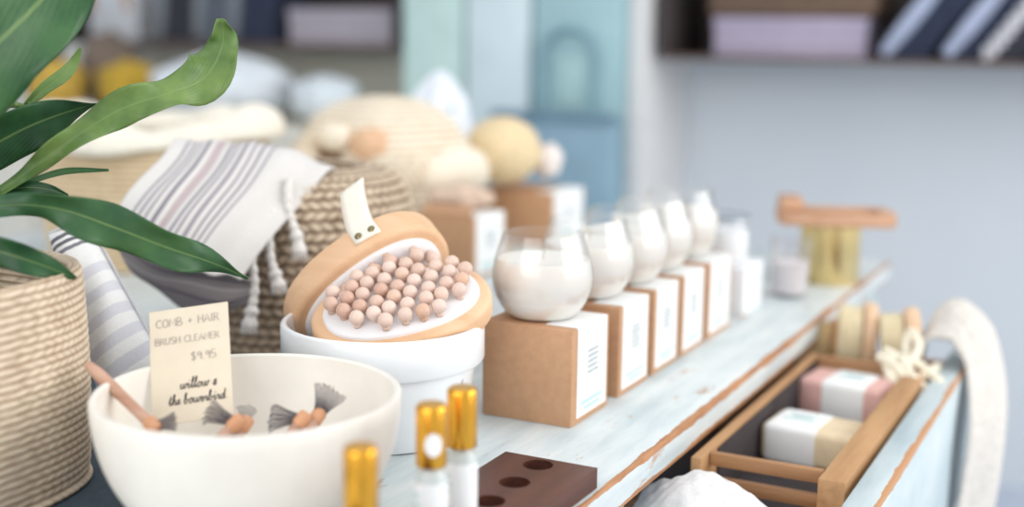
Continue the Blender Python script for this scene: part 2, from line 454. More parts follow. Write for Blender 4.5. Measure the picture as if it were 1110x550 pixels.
# --- stroke lettering
def stroke(m, pts, O, ex, ey, en, w):
    pts = [Vector((p[0], p[1])) for p in pts]; n = len(pts)
    vs = []
    for i, p in enumerate(pts):
        t = pts[min(i+1, n-1)]-pts[max(i-1, 0)]
        if t.length < 1e-9: t = Vector((1, 0))
        t.normalize(); q = Vector((-t.y, t.x)); ww = w*(.75+.5*abs(t.y))
        for sgn in (-1, 1):
            r = p+q*ww*.5*sgn; vs.append(O+ex*r.x+ey*r.y+en)
    m.add(vs, [(2*i, 2*i+2, 2*i+3, 2*i+1) for i in range(n-1)])
def smooth2(pts, k=5):
    q = [Vector((a, b, 0)) for a, b in pts]; r = resample(q, (len(q)-1)*k+1) if len(q) > 2 else q
    return [(p.x, p.y) for p in r]
CAPS = {'C': (.8, [[(.7, .85), (.45, 1), (.12, .75), (.1, .3), (.4, 0), (.7, .12)]]), 'O': (.85, [[(.4, 1), (.1, .6), (.2, .1), (.5, 0), (.75, .4), (.65, .9), (.4, 1)]]),
 'M': (1.0, [[(.1, 0), (.18, 1), (.48, .35), (.8, 1), (.88, 0)]]), 'B': (.8, [[(.12, 0), (.12, 1), (.5, .95), (.55, .65), (.15, .52), (.65, .4), (.6, .05), (.12, 0)]]),
 '+': (.8, [[(.15, .45), (.65, .5)], [(.4, .2), (.4, .75)]]), 'H': (.85, [[(.12, 0), (.14, 1)], [(.7, 0), (.7, 1)], [(.12, .5), (.7, .52)]]),
 'A': (.85, [[(.05, 0), (.4, 1), (.75, 0)], [(.18, .35), (.65, .36)]]), 'I': (.35, [[(.17, 0), (.18, 1)]]), 'R': (.8, [[(.12, 0), (.12, 1), (.6, .85), (.5, .55), (.14, .5)], [(.3, .5), (.72, 0)]]),
 'U': (.8, [[(.12, 1), (.12, .3), (.38, 0), (.65, .3), (.66, 1)]]), 'S': (.75, [[(.62, .85), (.35, 1), (.12, .75), (.55, .4), (.5, .05), (.1, .1)]]),
 'L': (.7, [[(.12, 1), (.12, 0), (.6, .03)]]), 'E': (.72, [[(.6, 1), (.12, .98), (.12, 0), (.6, .02)], [(.12, .52), (.5, .52)]]), 'N': (.85, [[(.12, 0), (.14, 1), (.68, 0), (.7, 1)]]),
 '$': (.8, [[(.62, .85), (.35, .95), (.15, .72), (.6, .38), (.45, .06), (.12, .12)], [(.38, -.1), (.4, 1.1)]]), '9': (.75, [[(.6, .75), (.35, .95), (.15, .7), (.35, .5), (.6, .75), (.55, 0)]]),
 '.': (.35, [[(.12, .0), (.2, .06)]]), '5': (.75, [[(.6, 1), (.18, 1), (.15, .58), (.5, .55), (.6, .2), (.3, 0), (.1, .1)]]), ' ': (.55, [])}
SCRIPT = {'w': (1.35, [[(.02, .98), (.06, .3), (.24, .0), (.48, .3), (.58, .95), (.62, .3), (.82, .0), (1.02, .3), (1.08, .98), (1.35, .75)]]),
 'i': (.62, [[(0, .6), (.2, .95), (.2, .25), (.35, 0), (.62, .4)], [(.25, 1.35), (.29, 1.5)]]),
 'l': (.6, [[(0, .4), (.3, 1.2), (.36, 2.0), (.2, 2.05), (.16, 1.0), (.2, .2), (.36, 0), (.6, .4)]]),
 'o': (.95, [[(0, .5), (.35, .98), (.1, .6), (.2, .05), (.5, .0), (.7, .5), (.5, .98), (.38, .92), (.65, .75), (.95, .8)]]),
 '&': (1.1, [[(.8, .75), (.35, .95), (.25, .65), (.55, .5), (.15, .3), (.35, 0), (.9, .3)], [(.5, -.15), (.55, 1.15)]]),
 't': (.65, [[(0, .4), (.25, 1.2), (.28, 1.75), (.22, .3), (.36, 0), (.65, .4)], [(-.05, 1.1), (.55, 1.2)]]),
 'h': (.95, [[(0, .4), (.3, 1.2), (.34, 1.9), (.2, 2.0), (.14, 1), (.12, 0), (.25, .6), (.48, .95), (.58, .6), (.6, .1), (.72, 0), (.95, .4)]]),
 'e': (.7, [[(0, .4), (.35, .55), (.4, .9), (.22, .95), (.1, .5), (.25, .0), (.7, .4)]]),
 'b': (.95, [[(0, .4), (.3, 1.3), (.3, 2.0), (.15, 1.9), (.1, .6), (.2, .0), (.5, .1), (.6, .6), (.4, .9), (.6, .72), (.95, .7)]]),
 'r': (.75, [[(0, .4), (.18, .95), (.22, .8), (.45, .88), (.45, .35), (.52, 0), (.75, .4)]]),
 'd': (1.0, [[(.6, .8), (.35, .95), (.12, .6), (.15, .1), (.35, 0), (.58, .5), (.74, 2.0), (.68, .6), (.72, .05), (1.0, .35)]]), ' ': (.6, [])}
def write(m, text, font, O, ex, ey, en, size, w, track=1.0, slant=.0):
    x = 0
    for ch in text:
        adv, st = font[ch]
        for s_ in st:
            p = smooth2(s_) if font is SCRIPT or ch in 'COSBU$95' else s_
            stroke(m, [((x+a+slant*b)*size, b*size) for a, b in p], O, ex, ey, en, w)
        x += adv*track
    return x*size
# --- price card standing in the bowl
A, B_, C_, D_ = ud(156, 340, 1.03), ud(241, 328, 1.03), ud(250, 452, .995), ud(165, 463, .995)
card = thing('price_card', (D_+C_)/2, 'cream handwritten price card standing upright in the cream bowl', 'card')
ex = (B_-A).normalized(); ey0 = (A-D_); ey = (ey0-ex*ey0.dot(ex)).normalized(); en = ex.cross(ey)
W = (B_-A).length; Hh = (A-D_).length
cm = M()
vs = []
for p in (D_, D_+ex*W, D_+ex*W+ey*Hh, D_+ey*Hh): vs.append(p)
vs += [p-en*.0008 for p in vs]
cm.add(vs, [(0, 1, 2, 3), (7, 6, 5, 4), (0, 4, 5, 1), (1, 5, 6, 2), (2, 6, 7, 3), (3, 7, 4, 0)])
cm.build('card_stock', plain('cream card stock', (226, 214, 194), .8, var=.02, scale=50), card, 0)
PENCIL = plain('grey pencil', (182, 172, 162), .8, var=.02); INK = plain('black ink', (38, 32, 34), .7, var=.02)
hw = M(); e3 = en*.0004
write(hw, 'COMB + HAIR', CAPS, D_+ex*W*.08+ey*Hh*.845, ex, ey, e3, .0066, .0007, .95)
write(hw, 'BRUSH CLEANER', CAPS, D_+ex*W*.06+ey*Hh*.69, ex, ey, e3, .0056, .0007, .93)
write(hw, '$9.95', CAPS, D_+ex*W*.50+ey*Hh*.52, ex, ey, e3, .0068, .0007, .9)
hw.build('handwriting', PENCIL, card, 0)
pr_ = M()
write(pr_, 'willow &', SCRIPT, D_+ex*W*.36+ey*Hh*.285, ex, ey, e3, .0042, .0006, 1.0, .15)
write(pr_, 'the bowerbird', SCRIPT, D_+ex*W*.21+ey*Hh*.155, ex, ey, e3, .0042, .0006, .98, .15)
pr_.build('printed_name', INK, card, 0)

# --- brush cleaners (wooden stick, ferrule, fan of wire bristles)
STICK = wood('pinkish stick wood', (214, 176, 156), (178, 134, 112), 1.2, 0)
FERR = plain('orange wood ferrule', (214, 158, 120), .5)
BRIS = plain('dark grey bristles', (116, 110, 114), .6, var=.25, scale=200)
def cleaner(label, tail, neck, tip, spread, fan_n, nb=26, seed=0):
    rnd = random.Random(seed)
    tail, neck, tip = Vector(tail), Vector(neck), Vector(tip)
    t = thing('brush_cleaner', tail, label, 'brush cleaner', 'wire fan brush cleaners in the cream bowl')
    ax = (neck-tail).normalized()
    pts = [tail.lerp(neck, k/8) for k in range(9)]
    M().tube(pts, [.0035, .0048, .005, .0048, .0044, .0042, .0042, .0044, .0046], 14).build('handle', STICK, t)
    fd = (tip-neck).normalized()
    M().tube([neck-ax*.006, neck-ax*.004, neck+ax*.004, neck+ax*.006], [.005, .0058, .0058, .0045], 14).build('ferrule', FERR, t)
    side = fd.cross(Vector(fan_n)).normalized(); L = (tip-neck).length
    m = M()
    for k in range(nb):
        s_ = (k/(nb-1)-.5)*2; a = s_*spread
        d = (fd*math.cos(a)+side*math.sin(a)).normalized(); l = L*(.9+.1*rnd.random())
        nn = Vector(fan_n)*rnd.uniform(-.0025, .0025)
        p = [neck+side*s_*.003, neck+d*l*.5+side*s_*.0006+nn, neck+d*l*.92+nn, neck+d*l+nn*1.4-side*.001+Vector((0, 0, -.0008))]
        m.tube(p, [.0003, .00032, .00034, .00055], 5)
    m.build('bristles', BRIS, t)
toC = (CAM-BC).normalized()
cleaner('brush cleaner with a tall dark fan of bristles, rightmost in the cream bowl', (-.560, .700, .030), ud(344, 452, .985), ud(362, 418, .985), .55, toC, 22, 1)
cleaner('brush cleaner with low grey bristles just left of the tall fan', (-.590, .715, .020), ud(328, 455, .975), ud(290, 452, .975), .42, toC, 22, 2)
cleaner('brush cleaner with thin sparse upright bristles right of the price card', (-.612, .700, .022), ud(265, 460, .975), ud(269, 438, .98), .55, toC, 10, 3)
cleaner('brush cleaner with dark bristles lying across the foot of the price card', (-.640, .690, .024), ud(256, 459, .962), ud(222, 444, .962), .38, toC, 20, 4)
cleaner('brush cleaner whose pinkish wooden handle sticks out over the left bowl rim', ud(96, 396, .985), ud(166, 462, .945), ud(192, 457, .94), .35, toC, 18, 5)

# ------------------------------------------------------------------ white pot
PC = Vector((-.622, .967, 0)); PR = .093; PH = .106
pot = thing('planter_pot', PC, 'round white glazed pot with a thick rim holding two massage brushes', 'pot')
zb = PH-.036
prof = [(0, .001), (.074, .001), (.076, .003), (.0845, zb-.002), (.0865, zb-.001), (PR-.002, zb), (PR, zb+.003), (PR, PH-.003), (PR-.001, PH-.001), (PR-.003, PH), (PR-.0055, PH-.001), (PR-.007, PH-.004), (PR-.009, zb), (.072, .012), (0, .01)]
M().lathe(prof, PC, 96).build('pot_body', CERAMIC, pot, 40)
pp = M(); BLUE = plain('navy print', (62, 80, 128), .4)
def on_pot(a, z):
    r = .076+(.0845-.076)*(z-.003)/(zb-.005)+.0005
    return Vector((PC.x+r*math.cos(a), PC.y+r*math.sin(a), z))
a0 = math.atan2(-PC.y, -PC.x)+.95
for k, (q, z0, z1) in enumerate(((0, .040, .061), (.05, .040, .056), (-.05, .040, .054))):
    pp.add([on_pot(a0+q-.03, z0), on_pot(a0+q+.015, z0), on_pot(a0+q+.05, z1), on_pot(a0+q+.045, z1)], [(0, 1, 2, 3)])
pp.build('printed_mark', BLUE, pot, 0)

# ------------------------------------------------------------------ massage brushes
KN = N('pale wooden knobs'); oi = KN.n('ShaderNodeObjectInfo')
KN.base(KN.mix(KN.math('MULTIPLY', KN.noise(KN.coords(), 160, 3), .35), KN.ramp(oi.outputs['Random'], [(0, lin((200, 158, 136))), (.3, lin((218, 188, 172))), (.7, lin((228, 206, 194))), (1, lin((210, 164, 132)))]), lin((236, 216, 206))))
KN.set(Roughness=.4); KN = KN.m
PAD = plain('white rubber pad', (236, 234, 236), .5, var=.015)
LEATHER = plain('cream leather strap', (240, 234, 222), .6, var=.03, scale=80)
knob_mesh = None
def oval_pts(a, b, n=72, p=2.25):
    out = []
    for j in range(n):
        t = 2*PI*j/n; c, s = math.cos(t), math.sin(t)
        out.append((a*abs(c)**(2/p)*(1 if c >= 0 else -1), b*abs(s)**(2/p)*(1 if s >= 0 else -1)))
    return out
def oval_solid(m, c, R, a, b, layers):
    """layers: list of (shrink, height)"""
    n = 72; vs = []; uv = []
    for d, h in layers:
        for x, y in oval_pts(a-d, b-d, n): vs.append(c + R @ Vector((x, y, h))); uv.append((x, y))
    L = len(layers)
    fs = [(i*n+j, i*n+(j+1) % n, (i+1)*n+(j+1) % n, (i+1)*n+j) for i in range(L-1) for j in range(n)]
    fs += [tuple(range(n))[::-1], tuple((L-1)*n+j for j in range(n))]
    m.add(vs, fs, uv)
def massage_brush(label, c, a_dir, n_dir, a, b, th, seed, strap=None):
    global knob_mesh
    ax = a_dir.normalized(); n = (n_dir-ax*n_dir.dot(ax)).normalized(); bx = n.cross(ax); R = frame(ax, bx, n)
    t = thing('massage_brush', c, label, 'brush', 'wooden massage brushes in the white pot')
    h = th/2; rr = .006
    lay = [(.014, -h)] + [(rr*(1-math.sin(q)), -h+rr*(1-math.cos(q))) for q in [PI/2*k/5 for k in range(6)]] + [(rr*(1-math.cos(q)), h-rr*(1-math.sin(q))) for q in [PI/2*k/5 for k in range(6)]] + [(.013, h), (.0135, h-.002)]
    m = M(); oval_solid(m, c, R, a, b, lay); m.build('wooden_body', BEECH, t, 50)
    pa, pb = a-.011, b-.011
    m = M(); oval_solid(m, c, R, pa, pb, [(0, h-.002), (0, h+.002), (.001, h+.0035), (.004, h+.005), (.012, h+.007), (.022, h+.008)]); m.build('rubber_pad', PAD, t, 60)
    rnd = random.Random(seed); sp = .0160; row = 0; nrow = int((2*pb-.011)/(sp*.86)); y = -nrow*sp*.86/2
    while y < pb-.006:
        x = -pa + (sp/2 if row % 2 else 0)
        while x < pa:
            xx, yy = x+rnd.uniform(-.0012, .0012), y+rnd.uniform(-.0012, .0012)
            if (abs(xx)/(pa-.005))**2.2+(abs(yy)/(pb-.0045))**2.2 < 1:
                if knob_mesh is None:
                    km = M(); km.lathe([(0, 0), (.0036, 0), (.0034, .0045), (0, .005)], (0, 0, 0), 10)
                    km.ball((0, 0, .0100), .0068, 16, 10)
                    o = km.build('knob', KN, None, 180); knob_mesh = o.data
                else:
                    o = bpy.data.objects.new('knob', knob_mesh); COL.objects.link(o)
                o.parent = t; o.location = R @ Vector((xx, yy, h+.0062)); o.rotation_euler = R.to_euler()
            x += sp
        y += sp*.86; row += 1
    if strap:
        s0, U, back = strap
        ed = lambda x: b*(max(0, 1-(abs(x)/a)**2.25))**(1/2.25)
        P0 = c + R @ Vector((s0, ed(s0)+.0014, h*.55)); P1 = c + R @ Vector((s0, ed(s0)+.0014, -h*.75))
        path = [P0, P1, P1-n*.006+U*.008, P1-n*.008+U*.022, P1-n*.006+U*.031+back*.003, P1-n*.006+U*.034+back*.010, P1-n*.010+U*.030+back*.017, P1-n*.012+U*.014+back*.022, P1-n*.004+U*-.002+back*.026, P1-n*.001-bx*.03+back*.03]
        pr2 = resample(path, 60); wv = .013; vs = []
        for k, p in enumerate(pr2):
            for q in (-1, -.5, 0, .5, 1):
                dx = q*wv; cv = (ed(s0+dx)-ed(s0))*max(0, 1-k/14)
                vs.append(p+ax*dx+bx*cv)
        m = M(); m.add(vs, [(k*5+q, k*5+q+1, k*5+q+6, k*5+q+5) for k in range(59) for q in range(4)])
        sm = m.build('strap', LEATHER, t, 60, solid=.0022)
        for dx in (-.0068, .0068):
            xx = s0+dx; p = c + R @ Vector((xx, ed(xx)+.0026, h*.12))
            tt = bx.orthogonal().normalized(); Rr = frame(tt, bx.cross(tt), bx)
            M().lathe([(.0036, 0), (.0036, .0008), (.0027, .0017), (0, .0021)], p, 16, R=Rr).build('rivet', plain('aged brass rivet', (150, 138, 100), .3, 1), sm)
    return t
# rear brush stands on edge, leaning to the left; front brush lies on the pot rim facing up
Rg, Up, Fw = RT0, UP0, FW
a1 = (ud(455, 232, 1.195)-ud(314, 334, 1.185)).normalized()
pr1 = (Rg*.57-Up*.82); pr1 = (pr1-a1*pr1.dot(a1)).normalized()          # square to the long axis, toward the lower right
n1 = pr1*.70-Fw*.71; n1 = (n1-a1*n1.dot(a1)).normalized()
b1 = n1.cross(a1)
if b1.dot(Fw) > 0: a1 = -a1; b1 = -b1                                      # +b1 is the edge turned to the camera
B1B = .053
c1 = ud(369, 270, 1.185)-b1*B1B
al = a1 if a1.dot(Rg) > 0 else -a1
massage_brush('wooden massage brush with a riveted cream strap, standing on edge behind the other', c1, a1, n1, .084, B1B, .035, 3, strap=(.027*(1 if a1.dot(Rg) > 0 else -1), (al*.45-pr1*.89).normalized(), Fw))
a2 = (ud(538, 320, 1.175)-ud(336, 374, 1.125)).normalized()
th = math.radians(27); f2 = Vector((FW.x, FW.y, 0)).normalized()
b2 = f2*math.cos(th)+Vector((0, 0, 1))*math.sin(th); b2 = (b2-a2*b2.dot(a2)).normalized()
n2 = a2.cross(b2)
massage_brush('wooden massage brush lying face up across the rim of the white pot', ud(437, 341, 1.160), a2, n2, .083, .054, .024, 5)

# ------------------------------------------------------------------ candle boxes and candles
BX1, BXW, BH = -.472, .0945, .0935
def candle_box(y0, y1, label, name_group='kraft candle boxes in the front row', x1=BX1, w=BXW, h=BH, rz=0, flap=False):
    c = Vector((x1-w/2, (y0+y1)/2, 0)); t = thing('candle_box', c, label, 'box', name_group)
    m = M().box(c+Vector((0, 0, h/2)), (w, y1-y0, h), .0012); m.build('carton', KRAFT, t, 30)
    ly0, ly1 = y0+(.012 if y0 < 1.1 else .008), y1-.006; e = .0004
    lm = M(); hh = h
    # label wraps over the top edge onto the side
    pts = [(x1-.034, hh+e), (x1-.0008, hh+e), (x1+e, hh-.0008), (x1+e, .006)]
    vs = [Vector((x, y, z)) for x, z in pts for y in (ly0, ly1)]
    lm.add(vs, [(0, 2, 3, 1), (2, 4, 5, 3), (4, 6, 7, 5)])
    lb = lm.build('label', LABEL, t, 0)
    pm = M(); ym = (ly0+ly1)/2; L = ly1-ly0
    def bar(mm, yc, wd, z, ht): mm.add([(x1+e*2, yc-wd/2, z), (x1+e*2, yc+wd/2, z), (x1+e*2, yc+wd/2, z+ht), (x1+e*2, yc-wd/2, z+ht)], [(0, 1, 2, 3)])
    rnd = random.Random(int(y0*1000))
    for k in range(5):
        yy = ym-.011; 
        while yy < ym+.011:
            wd = rnd.uniform(.003, .006); bar(pm, min(yy+wd/2, ym+.011), wd, hh-.028-.0052*k, .0026); yy += wd+.0014
    pm.build('label_print', GREYINK, lb, 0)
    pm2 = M()
    for k in range(2): bar(pm2, ym, L*(.72-.2*k), .017-.006*k, .003)
    pm2.build('label_band_print', TEALINK, lb, 0)
    if flap:
        fm = M(); fm.add([(x1-w+.002, y0-.0005, h+.001), (x1-.004, y0-.0005, h+.001), (x1-.010, y0+.02, h+.012), (x1-w+.006, y0+.02, h+.012)], [(0, 1, 2, 3)])
        fm.build('flap', KRAFT, t, 0, solid=.001)
    if rz: t.rotation_euler.z = rz
    return t
YB = [(1.056, 1.144), (1.172, 1.256), (1.268, 1.348), (1.358, 1.438), (1.451, 1.541)]
words = ['nearest kraft candle box in the front row, a full brown side showing', 'second kraft candle box from the white pot in the front row', 'third kraft candle box from the white pot, middle of the front row', 'fourth kraft candle box from the white pot in the front row', 'farthest kraft candle box in the front row beside the plain white box']
for (y0, y1), wd in zip(YB, words): candle_box(y0, y1, wd)
cwords = ['white candle in a clear glass on the nearest kraft box', 'white candle in a clear glass on the second kraft box from the pot', 'white candle in a clear glass on the third kraft box, middle of five', 'white candle in a clear glass on the fourth kraft box from the pot', 'white candle in a clear glass on the farthest kraft box']
OUT = [(.0, .0), (.026, .0), (.0300, .0008), (.037, .006), (.045, .018), (.0492, .033), (.0492, .046), (.0465, .060), (.0425, .073), (.0395, .083)]
def candle(x, y, z, label):
    t = thing('candle', (x, y, z), label, 'candle', 'glass candles on the kraft boxes')
    gp = resample([Vector((r, h, 0)) for r, h in OUT], 40); gp = [(max(0, p.x), max(0, p.y)) for p in gp]
    g = M(); g.lathe(gp+[(r-.0012, h) for r, h in gp[::-1] if r > .03 and h > .02], (x, y, z), 48)
    g.f = [f for f in g.f if len(f) == 4]
    g.build('glass', GLASS, t, 60)
    wp = [(r-.0018, max(h, .002)) for r, h in gp if h < .058 and r > .02]
    WT = .058
    M().lathe([(0, .002)]+wp+[(.0444, WT), (.034, WT-.0012), (0, WT-.0016)], (x, y, z), 48).build('wax', WAX, t, 50)
    M().tube([(x, y, z+WT-.002), (x+.0008, y, z+WT+.004), (x+.002, y+.0005, z+WT+.009)], .0008, 6).build('wick', plain('cotton wick', (206, 196, 180), .9), t)
    return t
c0 = None
cpos = []
for k, (y0, y1) in enumerate(YB): cpos.append((-.5265+(.002, .0, .003, .001, .0)[k], (y0+y1)/2, BH))
for k, p in enumerate(cpos):
    if c0 is None: c0 = candle(*p, cwords[0]); continue
    o = copy_tree(c0); o.location = p; o['label'] = cwords[k]
# two boxes of the row behind
candle_box(1.640, 1.735, 'kraft box with a lifted lid behind the nearest candle', 'kraft boxes in the back row', x1=-.893, w=.098, rz=math.radians(-3), flap=True)
candle_box(1.960, 2.085, 'wide kraft box under the pale ball at the far back', 'kraft boxes in the back row', x1=-.916, w=.150, h=.092, rz=math.radians(-2))

# ------------------------------------------------------------------ far end of the table
WHITEBOX = plain('white carton', (240, 242, 245), .6, var=.01)
t = thing('white_box', (-.515, 1.645, 0), 'plain white box past the last kraft box at the far end of the row', 'box')
M().box((-.515, 1.645, .032), (.085, .085, .064), .0015).build('carton', WHITEBOX, t, 30)
pm = M()
for k in range(3): pm.box((-.4723, 1.645, .045-.008*k), (.0004, .04-.008*k, .003))
pm.build('box_print', GREYINK, t, 0)
t = thing('glass_jar', (-.517, 1.643, .064), 'small white filled glass jar standing on the plain white box', 'jar')
M().lathe([(0, 0), (.03, 0), (.034, .004), (.036, .03), (.034, .058), (.033, .062), (.0318, .062), (.033, .056)], (-.517, 1.643, .064), 40).build('glass', GLASS, t, 50)
M().lathe([(0, .002), (.031, .002), (.0335, .006), (.0345, .03), (.0335, .044), (0, .044)], (-.517, 1.643, .064), 40).build('filling', WHITEBOX, t, 50)
M().lathe([(.0335, .060), (.0345, .060), (.0345, .0635), (.0335, .0635)], (-.517, 1.643, .064), 40, closed=True).build('rim', plain('grey glass rim', (150, 164, 176), .25), t, 50)
t = thing('tumbler', (-.455, 1.765, 0), 'clear glass tumbler of pale salt between the plain white box and the brass tin', 'glass')
M().lathe([(0, 0), (.022, 0), (.025, .003), (.029, .085), (.0278, .085), (.024, .006), (0, .005)], (-.455, 1.765, 0), 40).build('glass', glassy('tumbler glass', (.98, .97, .97), .35, .12), t, 50)
M().lathe([(0, .006), (.0235, .006), (.0255, .05), (0, .05)], (-.455, 1.765, 0), 32).build('filling', plain('pale pink bath salt', (234, 230, 232), .8, var=.05, scale=300, bump=.5), t, 50)
GT = Vector((-.432, 1.905, 0))
t = thing('brass_tin', GT, 'round brass tin at the far table corner with a wooden frame on top', 'tin')
M().lathe([(0, 0), (.043, 0), (.044, .002), (.044, .083), (.0455, .084), (.0455, .088), (.043, .089), (.042, .086), (.041, .004), (0, .004)], GT, 48).build('tin_body', BRASS, t, 40)
WOODR = wood('reddish pine', (218, 176, 144), (186, 138, 108), .8, 0)
fm = thing('wooden_frame', GT+Vector((0, 0, .089)), 'small reddish wooden tray frame balanced on the brass tin', 'frame')
Rf = Matrix.Rotation(math.radians(20), 3, 'Z')
for nm, p, s_ in (('rail', (0, -.042, .009), (.158, .018, .018)), ('rail', (0, .042, .009), (.158, .018, .018)), ('end_rail', (.074, 0, .009), (.022, .067, .018)), ('end_rail', (-.072, 0, .009), (.026, .067, .018))):
    M().box(GT+Vector((.004, .002, .0892))+Rf @ Vector(p), s_, .002, Rf).build(nm, WOODR, fm, 30)
M().box(GT+Vector((.004, .002, .1072+.0095))+Rf @ Vector((-.066, .0, .0)), (.034, .07, .019), .004, Rf).build('handle_block', WOODR, fm, 30)

# ------------------------------------------------------------------ woven baskets
def weave(prof, c, rowh, strand, amp, seg_per=7, row_per=6, squash=1.0, wob=.0, seed=0, p=2.0, R=None, sw=.65):
    """wall of braided rows over a smooth profile (list of (r,z) outside, from base to rim)"""
    pts = [Vector((r, z, 0)) for r, z in prof]
    dense = resample(pts, 400); L = [0]
    for i in range(1, 400): L.append(L[-1]+(dense[i]-dense[i-1]).length)
    tot = L[-1]; rows = max(3, int(tot/rowh)); nr = rows*row_per+1
    rmax = max(r for r, z in prof); ns = int(2*PI*rmax/strand); seg = ns*seg_per
    ds = np.array(L); rr = np.interp(np.linspace(0, tot, nr), ds, [p_.x for p_ in dense]); zz = np.interp(np.linspace(0, tot, nr), ds, [p_.y for p_ in dense])
    rng = np.random.RandomState(seed)
    rowj = rng.uniform(-.3, .3, rows+2)
    vs = []; col = []; uv = []
    aa = np.linspace(0, 2*PI, seg, endpoint=False)
    for i in range(nr):
        q = i/row_per; row = int(min(q, rows-1)); fr = q-row
        bul = abs(math.sin(PI*min(1, fr)))**.55
        ph = aa*ns/(2*PI)+.5*row+rowj[row]+(fr-.5)*(.7 if row % 2 else -.7)
        st = np.abs(np.sin(PI*ph))**.6
        d = amp*(bul*(1-sw+sw*st))
        wv = 1+wob*(np.sin(3*aa+seed)+.6*np.sin(5*aa+2*seed+zz[i]*20))
        r = (rr[i]*wv+d)
        x = np.sign(np.cos(aa))*np.abs(np.cos(aa))**(2/p)*r; y = np.sign(np.sin(aa))*np.abs(np.sin(aa))**(2/p)*r*squash
        for j in range(seg):
            P = Vector((x[j], y[j], zz[i])); vs.append((R @ P if R else P)+Vector(c)); uv.append((j/seg, i/nr))
        col += list(d/amp)
    fs = [(i*seg+j, i*seg+(j+1) % seg, (i+1)*seg+(j+1) % seg, (i+1)*seg+j) for i in range(nr-1) for j in range(seg)]
    m = M(); m.v = [tuple(p_) for p_ in vs]; m.f = fs; m.uv = uv; m.col = col; return m
# added dark sheet painting in the table's shade around the left basket and cushion
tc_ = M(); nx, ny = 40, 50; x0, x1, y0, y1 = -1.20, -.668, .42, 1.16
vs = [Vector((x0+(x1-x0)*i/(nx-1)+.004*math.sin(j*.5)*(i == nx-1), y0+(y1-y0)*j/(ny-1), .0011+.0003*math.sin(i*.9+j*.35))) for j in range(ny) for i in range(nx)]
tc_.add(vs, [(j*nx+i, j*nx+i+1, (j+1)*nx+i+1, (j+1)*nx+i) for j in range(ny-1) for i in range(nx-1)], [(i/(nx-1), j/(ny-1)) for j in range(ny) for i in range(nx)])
tag(tc_.build('table_shade_sheet', plain('dark table shade', (66, 80, 92), .9, var=.12, scale=120, bump=.3), None, 180, solid=.0008), 'dark sheet standing in for shade on the table under the left basket and cushion', 'cloth')
# left basket with the plant
LB = Vector((-.876, .637, 0))
JUTE = woven('pale woven seagrass', (230, 213, 190), (160, 134, 108), -.1, .7, (182, 164, 150))
bl = thing('woven_basket', LB, 'pale woven basket at the left edge holding the green plant', 'basket')
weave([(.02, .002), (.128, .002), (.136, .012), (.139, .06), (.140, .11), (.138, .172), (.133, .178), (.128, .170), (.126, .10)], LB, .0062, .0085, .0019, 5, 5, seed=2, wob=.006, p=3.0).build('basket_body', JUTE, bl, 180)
# middle jute basket
MB_ = Vector((-.905, 1.225, 0))
JUTE2 = woven('chunky jute braid', (224, 206, 182), (116, 92, 74), -.05, .75, (176, 152, 128))
bm_ = thing('woven_basket', MB_, 'chunky braided jute basket behind the white pot with the striped towel over it', 'basket')
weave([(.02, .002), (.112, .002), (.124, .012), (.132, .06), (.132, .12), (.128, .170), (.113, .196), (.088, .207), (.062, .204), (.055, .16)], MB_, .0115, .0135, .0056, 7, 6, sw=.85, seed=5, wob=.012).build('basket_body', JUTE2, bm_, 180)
# back straw basket
AB = Vector((-1.43, 1.56, 0))
STRAW = woven('tan straw weave', (228, 208, 176), (178, 152, 116), -.1, .7)
ab = thing('straw_basket', AB, 'tan straw basket with a cream folded liner at the back left of the table', 'basket')
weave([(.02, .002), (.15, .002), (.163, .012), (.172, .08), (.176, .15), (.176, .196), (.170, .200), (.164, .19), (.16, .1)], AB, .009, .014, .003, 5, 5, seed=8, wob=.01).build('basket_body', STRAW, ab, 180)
lm = M()
ps = []
for i in range(90):
    a = 2*PI*i/90
    for k in range(14):
        q = k/13*PI*1.25-.35
        tr = .026+.007*math.sin(4*a+1)+.004*math.sin(9*a)
        r = .170+.006*math.sin(3*a)+tr*math.cos(q)*1.15; z = .203+.010*math.sin(2*a+.6)+tr*math.sin(q)*1.0
        ps.append(AB+Vector((r*math.cos(a), r*math.sin(a), z)))
lm.add(ps, [(i*14+k, ((i+1) % 90)*14+k, ((i+1) % 90)*14+k+1, i*14+k+1) for i in range(90) for k in range(13)])
lm.build('liner', CREAM, ab, 180, solid=.004)
for k, (dx, dy, r, rgb, nm, lab) in enumerate(((.03, .02, .075, (228, 220, 202), 'cream wool', 'cream knitted bundle inside the straw basket, larger one'), (-.075, -.055, .06, (214, 204, 184), 'oat wool', 'oat knitted bundle inside the straw basket, smaller one'))):
    m = M().ball(AB+Vector((dx, dy, .15)), (r, r*.85, .06), 40, 24, fn=lambda d: 1+.05*math.sin(9*d.x+4*d.z)+.03*math.sin(20*d.y))
    tag(m.build('knitted_bundle', plain(nm, rgb, .95, var=.1, scale=120, bump=.6), None, 180), lab, 'bundle', 'knitted bundles in the straw basket')

